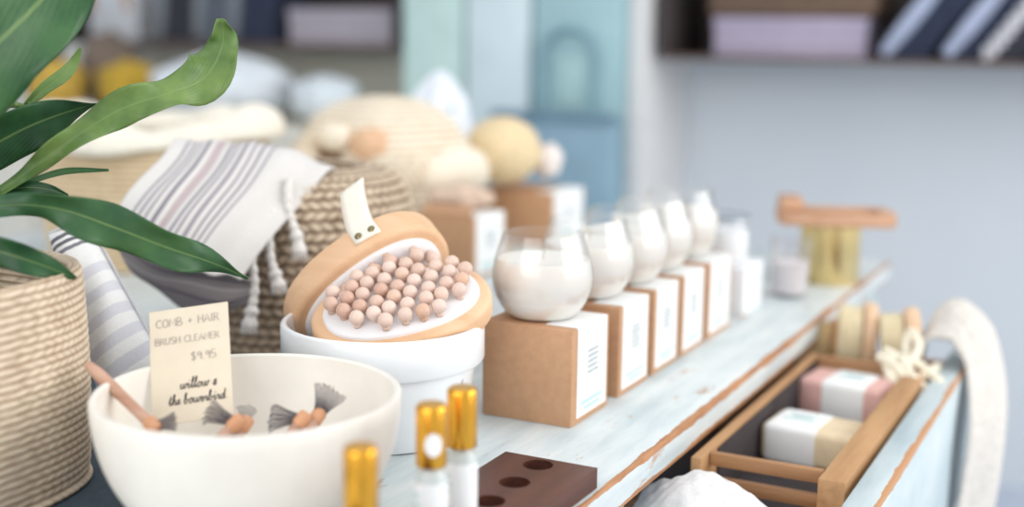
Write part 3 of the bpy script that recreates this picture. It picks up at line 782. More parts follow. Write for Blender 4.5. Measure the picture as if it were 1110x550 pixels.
# soft cream knitted bag, open towards the camera
KB = Vector((-1.155, 1.80, .0))
KNIT = woven('cream chunky knit', (242, 232, 214), (204, 184, 156), -.1, .6)
kb = thing('knitted_bag', KB, 'slouchy cream knitted bag with a thick rolled lip behind the striped towel', 'bag')
toc = Vector((-KB.x, -KB.y, 0)).normalized(); sd = Vector((toc.y, -toc.x, 0))
sidev = Vector((-toc.y, toc.x, 0))
nrm = (toc*.86+Vector((0, 0, 1))*.50).normalized(); e1 = -sidev; e2 = nrm.cross(e1)
Rk = frame(e1, e2, nrm)
weave([(.02, .002), (.12, .002), (.148, .03), (.154, .09), (.146, .16), (.118, .215), (.07, .246), (.02, .256), (.004, .257)], KB, .013, .017, .006, 5, 5, seed=11, wob=.055, squash=.92).build('bag_body', KNIT, kb, 180)
fold = M(); FP = []
for k in range(30):
    a = math.atan2(toc.y, toc.x)+.25+1.5*k/29
    FP.append(KB+Vector((.150*math.cos(a), .138*math.sin(a), .128+.03*math.sin(PI*k/29)-.02*k/29)))
fold.tube(FP, [.012+.022*math.sin(PI*k/29)**.6 for k in range(30)], 18); fold.col = [.8]*len(fold.v)
fold.build('folded_edge', KNIT, kb, 180)
lip = M(); col = []
ps = []; NS, NT = 220, 40
cK = KB+Vector((0, 0, .158))+toc*.118-RT0*.045
for i in range(NS):
    a = 2*PI*i/NS
    up = .5+.5*math.sin(a)      # 1 at the top/back of the lip
    tr = .017+.034*up+.004*math.sin(5*a)
    for k in range(NT):
        q = 2*PI*k/NT
        dd = .0035*abs(math.sin(PI*(i/4.0+(.5 if (k//3) % 2 else 0))))*abs(math.sin(PI*k/3.0))**.5
        r = .084+(tr+dd)*math.cos(q); z = (tr*.8+dd)*math.sin(q)+.01*math.sin(3*a)
        ps.append(cK+Rk @ Vector((r*math.cos(a)*1.02, r*math.sin(a)*.62, z))); col.append(dd/.0035)
lip.add(ps, [(i*NT+k, ((i+1) % NS)*NT+k, ((i+1) % NS)*NT+(k+1) % NT, i*NT+(k+1) % NT) for i in range(NS) for k in range(NT)])
lip.col = col; lip.build('rolled_lip', KNIT, kb, 180)
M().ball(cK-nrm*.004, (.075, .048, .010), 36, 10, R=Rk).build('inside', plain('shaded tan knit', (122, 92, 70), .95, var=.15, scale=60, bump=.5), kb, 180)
PEACH = plain('peach sponge', (226, 186, 150), .85, var=.1, scale=90, bump=.5)
SHELLW = plain('off white sponge', (238, 226, 206), .85, var=.08, scale=90, bump=.5)
for lx, ly, r, mt, lab in ((-.026, -.020, .034, PEACH, 'larger peach sponge at the left of the knitted bag opening'), (.030, -.034, .027, SHELLW, 'smaller off white sponge at the right of the knitted bag opening')):
    tag(M().ball(cK+Rk @ Vector((lx, ly, .020)), (r, r, r*.85), 28, 18, fn=lambda d: 1+.05*math.sin(11*d.x)*math.sin(9*d.y+2)).build('sponge', mt, None, 180), lab, 'sponge', 'sponges in the knitted bag')
# things on and around the back boxes
tag(M().ball(ud(545, 163, 2.22), (.066, .066, .058), 48, 30, fn=lambda d: 1+.018*math.sin(26*math.atan2(d.y, d.x)+6*d.z)).build('sponge_ball', plain('straw coloured sisal', (234, 212, 172), .9, var=.1, scale=110, bump=.6), None, 180), 'round straw coloured ball on the wide kraft box', 'ball')
tag(M().ball(ud(594, 174, 2.24), (.026, .026, .03), 28, 18, fn=lambda d: 1+.08*math.sin(6*d.x+3)*math.sin(5*d.z)).build('shell', plain('white shell', (236, 226, 222), .5, var=.08), None, 180), 'small white shell just right of the straw ball', 'shell')
pst = M().ball(Vector((-.952, 1.700, .1125)), (.048, .028, .019), 36, 20, R=rotz(.35), fn=lambda d: 1+.07*math.sin(7*d.x+1)+.05*math.sin(9*d.y))
tag(pst.build('loofah', plain('pinkish dried loofah', (222, 196, 176), .9, var=.14, scale=100, bump=.8), None, 180), 'pinkish dried loofah lying on the smaller kraft box behind the brushes', 'loofah')
# white tissue bag with blue marks
tb = thing('paper_bag', uz(480, 190, 0), 'crumpled white paper bag with blue print standing beside the straw ball', 'bag')
P0 = lambda x, y, D: ud(x, y, D)
m = M(); m.grid([[P0(446, 104, 2.36), P0(462, 84, 2.37), P0(480, 76, 2.38), P0(496, 92, 2.38), P0(506, 118, 2.40)], [P0(442, 126, 2.33), P0(462, 118, 2.31), P0(484, 112, 2.31), P0(504, 118, 2.33), P0(514, 136, 2.38)], [P0(440, 178, 2.32), P0(466, 175, 2.29), P0(490, 172, 2.28), P0(510, 172, 2.32), P0(518, 176, 2.38)], [P0(440, 226, 2.32), P0(468, 230, 2.28), P0(494, 230, 2.27), P0(514, 228, 2.32), P0(522, 226, 2.38)]], 40, 40, lambda u, v: (0, .004*math.sin(9*u+6*v), .008*math.sin(16*u+5*v)*math.sin(9*v)))
g = m.build('bag_sheet', plain('thin white paper', (232, 238, 246), .7, var=.03), tb, 60, solid=.001)
m = M()
for x, y in ((490, 118), (497, 128), (488, 136), (499, 144)): m.ball(P0(x, y, 2.300+.02*((x-488)/12)), (.004, .004, .007), 10, 8)
m.build('blue_print', plain('soft blue print', (168, 186, 218), .7), g, 180)

# ------------------------------------------------------------------ striped towel over the middle basket
G1, G2 = (158, 152, 162), (194, 178, 180)
TOWEL = striped('white towel with grey stripes', (226, 223, 220), [(.10, .014, G1), (.155, .016, G1), (.205, .010, G1), (.255, .020, (140, 134, 146)), (.325, .046, G2), (.40, .020, G1), (.445, .012, G1), (.495, .020, G1), (.545, .012, G1), (.59, .016, G1), (.645, .012, G1)], 'U')
tw = thing('striped_towel', MB_+Vector((0, 0, .19)), 'white towel with thin grey stripes and knotted tassels draped over the jute basket', 'towel')
net = [
 [ud(215, 178, 1.62), ud(255, 178, 1.60), ud(312, 180, 1.58), ud(372, 200, 1.50)],
 [ud(205, 158, 1.54), ud(252, 160, 1.52), ud(312, 164, 1.50), ud(368, 188, 1.47)],
 [ud(186, 153, 1.44), ud(238, 157, 1.43), ud(296, 164, 1.42), ud(354, 187, 1.42)],
 [ud(166, 180, 1.375), ud(216, 191, 1.365), ud(270, 206, 1.36), ud(322, 226, 1.385)],
 [ud(146, 210, 1.33), ud(194, 228, 1.315), ud(240, 250, 1.31), ud(293, 262, 1.335)],
 [ud(124, 246, 1.31), ud(166, 270, 1.29), ud(212, 292, 1.285), ud(262, 303, 1.30)]]
m = M(); m.grid(net, 70, 70, lambda u, v: tuple(RT0*(.007*math.sin(2*PI*(v-.25)*1.25)*min(1, max(0, (v-.25)*4))*(1-u*.6))+Vector((0, 0, .0022*math.sin(26*u+3*v)*min(1, v*2)))))
ts = m.build('towel_sheet', TOWEL, tw, 180, solid=.0025)
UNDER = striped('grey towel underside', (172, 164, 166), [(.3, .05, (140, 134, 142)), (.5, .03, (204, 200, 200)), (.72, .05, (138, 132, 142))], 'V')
net = [[ud(124, 246, 1.315), ud(166, 270, 1.295), ud(212, 292, 1.29), ud(264, 303, 1.305)],
       [ud(128, 268, 1.33), ud(172, 290, 1.325), ud(222, 304, 1.32), ud(278, 304, 1.325)],
       [ud(140, 288, 1.345), ud(182, 312, 1.335), ud(230, 322, 1.325), ud(280, 318, 1.33)],
       [ud(160, 305, 1.36), ud(198, 336, 1.35), ud(236, 338, 1.34), ud(276, 332, 1.335)]]
m = M(); m.grid(net, 40, 40, lambda u, v: (0, 0, .003*math.sin(9*u+6*v))); m.build('under_layer', UNDER, tw, 180, solid=.0025)
TAS = plain('white twisted cotton', (236, 232, 228), .9, var=.08, scale=200, bump=.5)
for pts in ([(314, 194, 1.385), (312, 214, 1.375), (315, 234, 1.37), (321, 254, 1.37), (325, 276, 1.37)], [(295, 228, 1.365), (292, 250, 1.355), (293, 276, 1.35), (298, 296, 1.35), (303, 313, 1.35)], [(270, 268, 1.33), (274, 290, 1.325), (276, 314, 1.325), (273, 336, 1.325), (270, 356, 1.325)]):
    P = resample([ud(*p) for p in pts], 40)
    rad = [.0046+.0008*math.sin(k*1.3) for k in range(28)] + [.0056, .0072, .0082, .0076, .0062, .0058, .0066, .0076, .0084, .0088, .0086, .0075]
    m = M(); m.tube(P, rad, 12)
    for j in range(14):
        a = 2*PI*j/14; d = Vector((math.cos(a), math.sin(a), 0))*.008
        m.tube([P[-4]+d*.6, P[-1]+d*.9, P[-1]+d*1.1+Vector((0, 0, -.006))], [.0012, .001, .0006], 5)
    m.build('tassel', TAS, tw, 180)

# ------------------------------------------------------------------ striped cushion
CUSH = striped('white cushion with soft grey stripes', (240, 240, 240), [(.06, .018, (96, 96, 106)), (.10, .014, (96, 96, 106)), (.14, .014, (120, 120, 130)), (.30, .05, (218, 218, 226)), (.42, .05, (218, 218, 226)), (.54, .05, (218, 218, 226)), (.66, .05, (218, 218, 226)), (.78, .06, (214, 214, 222)), (.90, .04, (150, 148, 156))], 'U')
cq = [ud(52, 254, 1.205), ud(90, 236, 1.215), ud(186, 408, 1.20), ud(118, 462, 1.185)]
ca = (cq[0]+cq[1]+cq[2]+cq[3])/4
cu = thing('cushion', Vector((ca.x, ca.y, 0)), 'white grey striped cushion squeezed between the left basket and the cream bowl', 'cushion')
m = M(); n = 44
fnm = ((cq[2]-cq[0]).cross(cq[1]-cq[3])).normalized()
if fnm.dot(-FW) < 0: fnm = -fnm
for sgn in (1, -1):
    vs = []; uv = []
    for j in range(n):
        for i in range(n):
            u, v = i/(n-1), j/(n-1)
            p = (cq[0].lerp(cq[1], u)).lerp(cq[3].lerp(cq[2], u), v)
            e = max(0, (4*u*(1-u))*(4*v*(1-v)))**.42
            inset = .035*(math.sin(PI*u)*(1 if v > .5 else -1)*abs(2*v-1)**6)
            p = p + fnm*sgn*.036*e*(1+.12*math.sin(9*v+4*u)) - (cq[3]-cq[0])*inset*.4
            vs.append(p); uv.append((v*.96, u))
    fs = [(j*n+i, j*n+i+1, (j+1)*n+i+1, (j+1)*n+i) for j in range(n-1) for i in range(n-1)]
    m.add(vs, fs if sgn > 0 else [f[::-1] for f in fs], uv)
m.build('cushion_cover', CUSH, cu, 180)
m = M(); m.tube(resample([cq[0], cq[0].lerp(cq[1], .5)+fnm*.0, cq[1], cq[1].lerp(cq[2], .5)+Vector((0, 0, .004)), cq[2]], 40), .0016, 8); m.build('piping', plain('grey piping', (206, 206, 210), .8), cu, 180)

# ------------------------------------------------------------------ plant
pl = thing('leafy_plant', LB+Vector((0, 0, .006)), 'broad leaved green plant growing out of the left woven basket', 'plant')
M().lathe([(0, .008), (.11, .008), (.116, .10), (.116, .138), (.06, .148), (0, .15)], LB, 40, fn=lambda a, z: 1+.01*math.sin(7*a)).build('soil', plain('dark potting soil', (52, 62, 62), .95, var=.3, scale=180, bump=1), pl, 60)
LG = leafmat('fresh green leaf', (148, 176, 100), (86, 126, 72)); DG = leafmat('deep green leaf', (66, 116, 66), (28, 70, 48)); MG = leafmat('mid green leaf', (86, 130, 80), (50, 92, 60))
def leaf(spine, hw, mat, roll=0.0, fold=.18, wave=.004, wn=3.0, stem=None, ph=0):
    """spine: (px, py, D); hw: half widths in px at the same stations"""
    S = resample([ud(*p) for p in spine], 46)
    Wd = resample([Vector((h*p[2]/FPX, 0, 0)) for h, p in zip(hw, spine)], 46)
    m = M(); vs = []; uv = []; nc = 13
    for i, p in enumerate(S):
        t = (S[min(i+1, 45)]-S[max(i-1, 0)]).normalized()
        vd = (CAM-p).normalized(); side = t.cross(vd).normalized(); nn = side.cross(t).normalized()
        sd = side*math.cos(roll)+nn*math.sin(roll); nn = sd.cross(t).normalized()
        w = max(.0004, Wd[i].x)
        for j in range(nc):
            q = j/(nc-1)*2-1
            off = abs(q)**1.4*w*fold + wave*abs(q)**2*math.sin(wn*2*PI*i/45+(ph if q > 0 else ph+1.9))
            vs.append(p+sd*q*w+nn*off); uv.append((i/45, j/(nc-1)))
    m.add(vs, [(i*nc+j, i*nc+j+1, (i+1)*nc+j+1, (i+1)*nc+j) for i in range(45) for j in range(nc-1)], uv)
    o = m.build('leaf', mat, pl, 180, solid=.0006)
    base = LB+Vector((random.uniform(-.02, .02), random.uniform(-.02, .02), .146)) if stem is None else Vector(stem)
    b2 = S[0]; mid = base.lerp(b2, .5)+Vector((0, 0, .03))
    M().tube(resample([base, mid, b2, S[3]], 24), [.0035-.0014*k/23 for k in range(24)], 8).build('stalk', mat, pl, 180)
leaf([(-25, 226, 1.06), (30, 186, 1.05), (80, 150, 1.05), (130, 119, 1.06), (185, 100, 1.08), (222, 84, 1.10), (241, 50, 1.11), (241, 20, 1.10)], [4, 8, 13, 19, 17, 27, 17, 6], LG, .15, .22, .009, 4.2)
leaf([(-40, 228, 1.0), (20, 222, 1.0), (70, 228, 1.0), (125, 247, 1.01), (180, 268, 1.03), (230, 285, 1.05), (269, 301, 1.06)], [6, 12, 19, 24, 20, 12, 1], MG, -.25, .2, .008, 3.1)
leaf([(-95, 175, 1.0), (-55, 112, .98), (-10, 55, .97), (40, 5, .97), (80, -45, .98), (105, -85, 1.0)], [12, 44, 56, 52, 34, 2], MG, .2, .2, .010, 2.6)
leaf([(-75, 200, 1.05), (-20, 165, 1.05), (25, 140, 1.06), (65, 124, 1.07), (104, 112, 1.08)], [8, 26, 27, 17, 1], DG, -.3, .2, .004, 2)
leaf([(28, 116, 1.08), (48, 97, 1.08), (68, 82, 1.09), (80, 68, 1.10), (88, 52, 1.10)], [3, 7, 8, 5, 1], LG, .3, .2, .002, 1, stem=ud(-20, 205, 1.06))
leaf([(-60, 262, .97), (-20, 268, .97), (20, 279, .97), (55, 291, .98), (82, 302, .99)], [9, 15, 16, 11, 2], DG, -.1, .15, .003, 2)
leaf([(-10, 212, 1.07), (30, 198, 1.07), (70, 186, 1.08), (118, 185, 1.09)], [3, 4, 4, 1], MG, .6, .2, .001, 1)
leaf([(-120, 240, 1.1), (-90, 150, 1.12), (-50, 80, 1.15), (-5, 30, 1.17), (30, 8, 1.18)], [10, 34, 40, 26, 2], DG, .1, .15, .004, 2)
leaf([(-140, 230, 1.1), (-190, 140, 1.1), (-220, 60, 1.12), (-230, -20, 1.15)], [8, 34, 36, 2], MG, .1, .15, .004, 2)
leaf([(-30, 215, 1.06), (20, 204, 1.06), (50, 205, 1.06), (74, 212, 1.06)], [4, 7, 6, 1], DG, .1, .2, .002, 1)

# ------------------------------------------------------------------ cloths at the drawer
net = [[ud(684, 540, 1.17), ud(722, 526, 1.175), ud(768, 528, 1.17), ud(812, 552, 1.16)],
       [ud(692, 530, 1.19), ud(725, 513, 1.195), ud(768, 515, 1.19), ud(822, 545, 1.18)],
       [ud(690, 550, 1.16), ud(730, 545, 1.15), ud(780, 548, 1.14), ud(834, 568, 1.14)],
       [ud(690, 640, 1.15), ud(730, 645, 1.13), ud(780, 650, 1.12), ud(838, 660, 1.12)]]
net = [[Vector((-.372, 1.100, -.135)), Vector((-.335, 1.104, -.13)), Vector((-.30, 1.102, -.13)), Vector((-.262, 1.100, -.14))],
       [Vector((-.376, 1.098, -.052)), Vector((-.338, 1.098, -.034)), Vector((-.296, 1.096, -.036)), Vector((-.252, 1.094, -.066))],
       [Vector((-.378, 1.060, -.046)), Vector((-.338, 1.056, -.024)), Vector((-.292, 1.056, -.030)), Vector((-.246, 1.058, -.062))],
       [Vector((-.378, 1.030, -.075)), Vector((-.338, 1.022, -.056)), Vector((-.292, 1.018, -.062)), Vector((-.246, 1.028, -.09))],
       [Vector((-.376, 1.030, -.20)), Vector((-.338, 1.014, -.21)), Vector((-.292, 1.018, -.21)), Vector((-.244, 1.030, -.20))],
       [Vector((-.374, 1.034, -.32)), Vector((-.338, 1.020, -.33)), Vector((-.292, 1.022, -.33)), Vector((-.242, 1.034, -.32))]]
net = [[p+Vector((-.022, -.004, -.012)) for p in r] for r in net]
m = M(); m.grid(net, 50, 60, lambda u, v: (.0, .002*math.sin(20*u+3*v), .0025*math.sin(15*u+4*v)+.0012*math.sin(47*u)*math.sin(39*v)))
tag(m.build('face_cloth', WHITECLOTH, None, 180, solid=.006), 'fluffy white cloth hung over the near side of the open drawer', 'cloth')
net = [[Vector((-.232, 1.64, -.13)), Vector((-.230, 1.60, -.13)), Vector((-.232, 1.555, -.12))],
       [Vector((-.240, 1.65, -.02)), Vector((-.236, 1.61, -.02)), Vector((-.236, 1.56, -.015))],
       [Vector((-.215, 1.665, .040)), Vector((-.208, 1.62, .038)), Vector((-.205, 1.57, .012))],
       [Vector((-.168, 1.66, .016)), Vector((-.158, 1.61, .010)), Vector((-.165, 1.55, -.012))],
       [Vector((-.143, 1.65, -.065)), Vector((-.134, 1.59, -.075)), Vector((-.150, 1.51, -.08))],
       [Vector((-.142, 1.63, -.15)), Vector((-.135, 1.57, -.16)), Vector((-.155, 1.50, -.16))],
       [Vector((-.150, 1.61, -.25)), Vector((-.146, 1.56, -.26)), Vector((-.165, 1.49, -.26))],
       [Vector((-.160, 1.59, -.33)), Vector((-.157, 1.55, -.34)), Vector((-.172, 1.49, -.34))]]
net = [[p+Vector((-.014-(.008 if k > 2 and q == 2 else 0), .035, -.010)) for q, p in enumerate(r)] for k, r in enumerate(net)]
m = M(); m.grid(net, 36, 70, lambda u, v: (.006*math.sin(11*u+2*v)*min(1, v*1.4), .0, .002*math.sin(40*u)*math.sin(60*v)))
hc = thing('hand_towel', Vector((-.192, 1.6, -.035)), 'off white towel hanging over the far corner of the drawer front', 'towel')
m.build('towel_sheet', plain('off white linen', (218, 213, 206), .95, var=.07, scale=120, bump=.5), hc, 180, solid=.005)
fr = M()
for k in range(16):
    u = k/15; b = net[7][0].lerp(net[7][2], u); fr.tube([b, b+Vector((.001, .002, -.02)), b+Vector((-.001, 0, -.045))], [.002, .0016, .001], 6)
fr.build('fringe', TAS, hc, 180)
# cream cotton cord knotted over the crate corner
cd = thing('cotton_cord', Vector((-.24, 1.52, -.03)), 'loose cream cotton cord knotted over the far crate corner', 'cord')
CORD = plain('cream cotton cord', (242, 234, 214), .9, var=.08, scale=220, bump=.5)
for k, pts in enumerate(([(948, 388, 1.60), (965, 398, 1.585), (982, 420, 1.57), (1000, 436, 1.55), (1012, 448, 1.54)],
            [(1012, 400, 1.62), (995, 412, 1.58), (978, 420, 1.565), (962, 412, 1.575), (958, 396, 1.60), (972, 390, 1.60), (986, 412, 1.57), (1006, 428, 1.555), (1022, 432, 1.55)],
            [(955, 382, 1.615), (975, 392, 1.60), (996, 400, 1.59), (1016, 420, 1.565), (1010, 440, 1.55), (996, 446, 1.545)],
            [(988, 425, 1.56), (996, 445, 1.545), (1005, 462, 1.53), (1012, 478, 1.525)], [(984, 395, 1.6), (992, 378, 1.62), (984, 362, 1.64), (978, 380, 1.63), (985, 400, 1.6)])):
    m = M(); P = resample([ud(p[0]+4, p[1]-2, p[2]-.055) for p in pts], 40); m.tube(P, [.0058+.0008*math.sin(j*1.7+k) for j in range(40)], 10)
    if k in (0, 3):
        for j in range(18):
            a = 2*PI*j/18; d = Vector((math.cos(a), math.sin(a), 0))
            m.tube([P[-1]+d*.002, P[-1]+d*.006+Vector((0, -.002, -.010)), P[-1]+d*.009+Vector((0, -.003, -.024))], [.0016, .0015, .0008], 5)
    m.build('strand', CORD, cd, 180)
# wooden brushes in the far part of the drawer
def drawer_brush(c, rz, tilt, a, b, th, mats, label, nb=220):
    R = Matrix.Rotation(rz, 3, 'Z') @ Matrix.Rotation(tilt, 3, 'Y')
    Rr = R @ frame(Vector((0, 1, 0)), Vector((0, 0, 1)), Vector((1, 0, 0)))
    t = thing('body_brush', Vector(c)-Vector((0, 0, b)), label, 'brush', 'body brushes in the open drawer')
    h = th/2; m = M()
    oval_solid(m, Vector(c), Rr, a, b, [(.008, -h), (.003, -h+.001), (0, -h+.005), (0, h-.005), (.003, h-.001), (.008, h)]); m.build('wooden_back', mats[0], t, 50)
    m = M(); oval_solid(m, Vector(c), Rr, a-.006, b-.006, [(.002, -h-.030), (0, -h-.026), (.001, -h-.002)])
    m.build('bristle_pad', mats[1], t, 50)
PALE = wood('pale birch', (236, 204, 172), (214, 176, 140), .7, 1)
BR1 = plain('cream tampico bristles', (238, 222, 184), .9, var=.14, scale=420, bump=.9); BR2 = plain('tan sisal bristles', (214, 184, 138), .9, var=.16, scale=420, bump=.9)
drawer_brush((-.262, 1.655, -.028), .25, -.12, .040, .053, .020, (PALE, BR1), 'pale wooden body brush standing on edge nearest the hanging towel')
drawer_brush((-.322, 1.662, -.026), .30, .05, .038, .050, .018, (PALE, BR1), 'cream bristled body brush in the middle of the drawer end')
drawer_brush((-.377+.008, 1.672, -.048), .35, .15, .034, .044, .016, (OAK, BR2), 'tan bristled body brush deepest under the table edge', 0)

# ------------------------------------------------------------------ far wall: turquoise cupboard and shelves
TQ = plain('mint green paint', (192, 218, 214), .55, var=.06, scale=6); TQ2 = plain('pale sky paint', (208, 224, 230), .55, var=.05, scale=6); TQ3 = plain('turquoise paint', (168, 202, 208), .55, var=.06, scale=6); TQ4 = plain('faded blue paint', (142, 174, 192), .55, var=.07, scale=6); OFFW = plain('off white paint', (222, 222, 222), .6, var=.03)
CY = 2.92; cab0 = uy(436, 100, CY).x; cab1 = uy(672, 100, CY).x
cp = thing('painted_cupboard', ((cab0+cab1)/2, CY+.15, -TZ), 'tall turquoise painted cupboard with an arched wire panel against the far wall', 'cupboard')
xa = lambda px: uy(px, 100, CY).x
ztop = .95
M().box(((cab0+cab1)/2, CY+.19, (ztop-TZ)/2), (cab1-cab0, .30, ztop+TZ), .004).build('carcass', TQ3, cp, 30)
M().box(((xa(437)+xa(501))/2, CY+.02, (ztop-TZ)/2), (xa(501)-xa(437), .04, ztop+TZ-.02), .004).build('door_panel', TQ, cp, 30)
M().box(((xa(505)+xa(572))/2, CY+.02, (ztop-TZ)/2), (xa(572)-xa(505), .04, ztop+TZ-.02), .004).build('door_panel', TQ2, cp, 30)
zl = uy(620, 126, CY).z
M().box(((xa(576)+xa(670))/2, CY+.025, (zl+ztop)/2), (xa(670)-xa(576), .03, ztop-zl), .004).build('door_panel', TQ3, cp, 30)
M().box(((xa(540)+xa(670))/2, CY+.005, (zl-TZ)/2), (xa(670)-xa(540), .05, zl+TZ-.01), .004).build('lower_panel', TQ4, cp, 30)
M().box(((xa(540)+xa(670))/2, CY-.02, zl), (xa(671)-xa(538), .03, .018), .003).build('ledge', plain('slate blue paint', (112, 142, 162), .5), cp, 30)
arx, arw = (xa(589)+xa(645))/2, (xa(645)-xa(589))/2; az = uy(617, 52, CY).z
pts = [(arx-arw, CY-.004, zl+.01), (arx-arw, CY-.004, az-.02)] + [(arx-arw*math.cos(q), CY-.004, az-.02+arw*.95*math.sin(q)) for q in [PI*k/16 for k in range(1, 16)]] + [(arx+arw, CY-.004, az-.02), (arx+arw, CY-.004, zl+.01)]
M().tube(pts, .008, 10).build('arch_moulding', plain('dusty teal paint', (128, 166, 178), .5), cp, 60)
M().box((arx, CY+.008, (zl+az)/2), (arw*1.1, .006, (az-zl)*.75), .002).build('inset_panel', plain('pale mint paint', (170, 204, 206), .5), cp, 30)
fx0, fx1 = xa(673), xa(691); sz0_ = .292
structure('trim_2', M().box(((-4.5+cab0)/2, WY-.012, (sz0_-TZ)/2), (cab0+4.5, .024, sz0_+TZ-.01)), plain('warm cream panelling', (236, 234, 222), .7, var=.02, scale=4))
structure('trim_1', M().box(((fx0+fx1)/2, WY-.17, .3), (fx1-fx0, .34, 2.1), .004), OFFW, 30)
SHELFD = plain('dark brown shelf interior', (66, 58, 58), .8, var=.15, scale=5); SHELFB = plain('brown board edge', (110, 92, 84), .7)
SY = 3.0; sz = .290
def shelf(label, x0, x1, z):
    t = thing('wall_shelf', ((x0+x1)/2, WY-.13, z+.008), label, 'shelf', 'dark open wall shelves')
    w = x1-x0; xm = (x0+x1)/2; dp = WY-SY
    M().box((xm, SY+dp/2, z+.013), (w, dp-.002, .010), .002).build('bottom_board', SHELFB, t, 30)
    M().box((xm, WY-.01, z+.25), (w-.002, .016, .46)).build('back_panel', SHELFD, t, 30)
    for x in (x0+.01, x1-.01): M().box((x, SY+dp/2, z+.25), (.02, dp-.004, .464), .002).build('side_board', SHELFD, t, 30)
    M().box((xm, SY+dp/2, z+.49), (w, dp-.002, .018), .002).build('top_board', SHELFD, t, 30)
sx0, sx1 = uy(713, 60, SY).x, .55
shelf('dark open wall shelf at the upper right holding a lilac box', sx0, sx1, sz)
lx0, lx1 = -3.2, uy(434, 50, SY).x
shelf('dark open wall shelf at the upper left behind the plant', lx0, lx1, sz+.008)
LILAC = plain('lilac card', (178, 168, 190), .75, var=.04)
def lidbox(label, px0, px1, py0, py1, mat, name='storage_box', z0=None, Y=SY+.05, depth=.16):
    a, b = uy(px0, py1, Y), uy(px1, py1, Y); zt = uy((px0+px1)/2, py0, Y).z; z0 = sz+.018 if z0 is None else z0
    xm = (a.x+b.x)/2; t = thing(name, (xm, Y+depth/2, z0), label, 'box', None)
    w = b.x-a.x; h = zt-z0
    M().box((xm, Y+depth/2, z0+h*.36), (w-.006, depth-.006, h*.72), .003).build('box_base', mat, t, 30)
    M().box((xm, Y+depth/2, z0+h*.855), (w, depth, h*.29), .003).build('lid', mat, t, 30)
    return zt
zt = lidbox('lilac storage box on the right wall shelf', 771, 938, 19, 68, LILAC)
BRN = plain('brown leather', (112, 90, 74), .7, var=.12)
a = uy(766, 20, SY+.06); b = uy(948, 20, SY+.06)
t = thing('brown_case', ((a.x+b.x)/2, SY+.13, zt), 'brown case lying on the lilac box on the right shelf', 'case')
M().box(((a.x+b.x)/2+.005, SY+.135, zt+.052), (b.x-a.x, .17, .10), .012).build('case_body', BRN, t, 40)
M().tube([((a.x+b.x)/2-.05, SY+.045, zt+.06), ((a.x+b.x)/2-.04, SY+.03, zt+.085), ((a.x+b.x)/2+.04, SY+.03, zt+.085), ((a.x+b.x)/2+.05, SY+.045, zt+.06)], .006, 8).build('handle', BRN, t, 60)
DEN = [plain('navy denim', (46, 54, 76), .9, var=.2, scale=50), plain('pale washed denim', (176, 186, 212), .9, var=.1, scale=50), plain('charcoal cloth', (54, 56, 66), .9, var=.2, scale=50)]
def folded(label, x0, x1, top_x, zb, mat, edge, speck=False, gname='folded textiles on the right shelf', hgt=.18):
    """a folded cloth standing on edge and leaning to the right"""
    t = thing('folded_cloth', ((x0+x1)/2, SY+.1, zb), label, 'cloth', gname)
    w = x1-x0; m = M(); L = []
    n = 14
    def ring(y):
        out = []
        for k in range(n+1):
            q = k/n; out.append(Vector((x0+top_x*q*1.0+.012*math.sin(PI*q), y, zb+.006+hgt*q)))
        for k in range(n, -1, -1):
            q = k/n; out.append(Vector((x0+w+top_x*q-.006*math.sin(2*PI*q), y, zb+.002+hgt*q)))
        return out
    ys = [SY+.035, SY+.05, SY+.12, SY+.2, SY+.215]; sc = [.8, 1, 1, 1, .8]; N2 = 2*n+2
    vs = []
    for y, s_ in zip(ys, sc):
        r = ring(y); cx = sum((p.x for p in r))/len(r)
        vs += [Vector((p.x+(cx-p.x)*(1-s_)*.25, p.y, p.z)) for p in r]
    m.add(vs, [(i*N2+j, i*N2+(j+1) % N2, (i+1)*N2+(j+1) % N2, (i+1)*N2+j) for i in range(4) for j in range(N2)]+[tuple(range(N2))[::-1], tuple(4*N2+j for j in range(N2))])
    m.build('cloth_body', mat, t, 60)
    em = M(); P = [Vector((x0+.004+top_x*q, SY+.030, zb+.012+hgt*.96*q)) for q in [k/24 for k in range(25)]]
    if speck:
        for k in range(0, 25): em.ball(P[k]+Vector((.010*math.sin(k*2.1), 0, 0)), .0105, 10, 8)
    else: em.tube(P, [.013+.006*math.sin(PI*k/24) for k in range(25)], 12)
    em.build('pale_edge', edge, t, 180)
zb = sz+.018
X = lambda px, py: uy(px, py, SY+.03).x
folded('navy cloth with a thick pale washed edge, nearest the lilac box', X(955, 68), X(1004, 68), .125, zb, DEN[0], DEN[1])
folded('navy cloth with a pale edge between the two others on the right shelf', X(1022, 70), X(1056, 70), .125, zb, DEN[0], DEN[1])
folded('dark cloth edged with white fringed knots beside the pale edged navy cloths', X(1066, 72), X(1108, 72), .125, zb, DEN[2], plain('white knotted fringe', (214, 214, 220), .9, var=.1), True)
folded('dark cloth with white knots cut by the right edge of the picture', X(1120, 72), X(1165, 72), .125, zb, DEN[2], plain('white knotted fringe', (214, 214, 220), .9, var=.1), True)
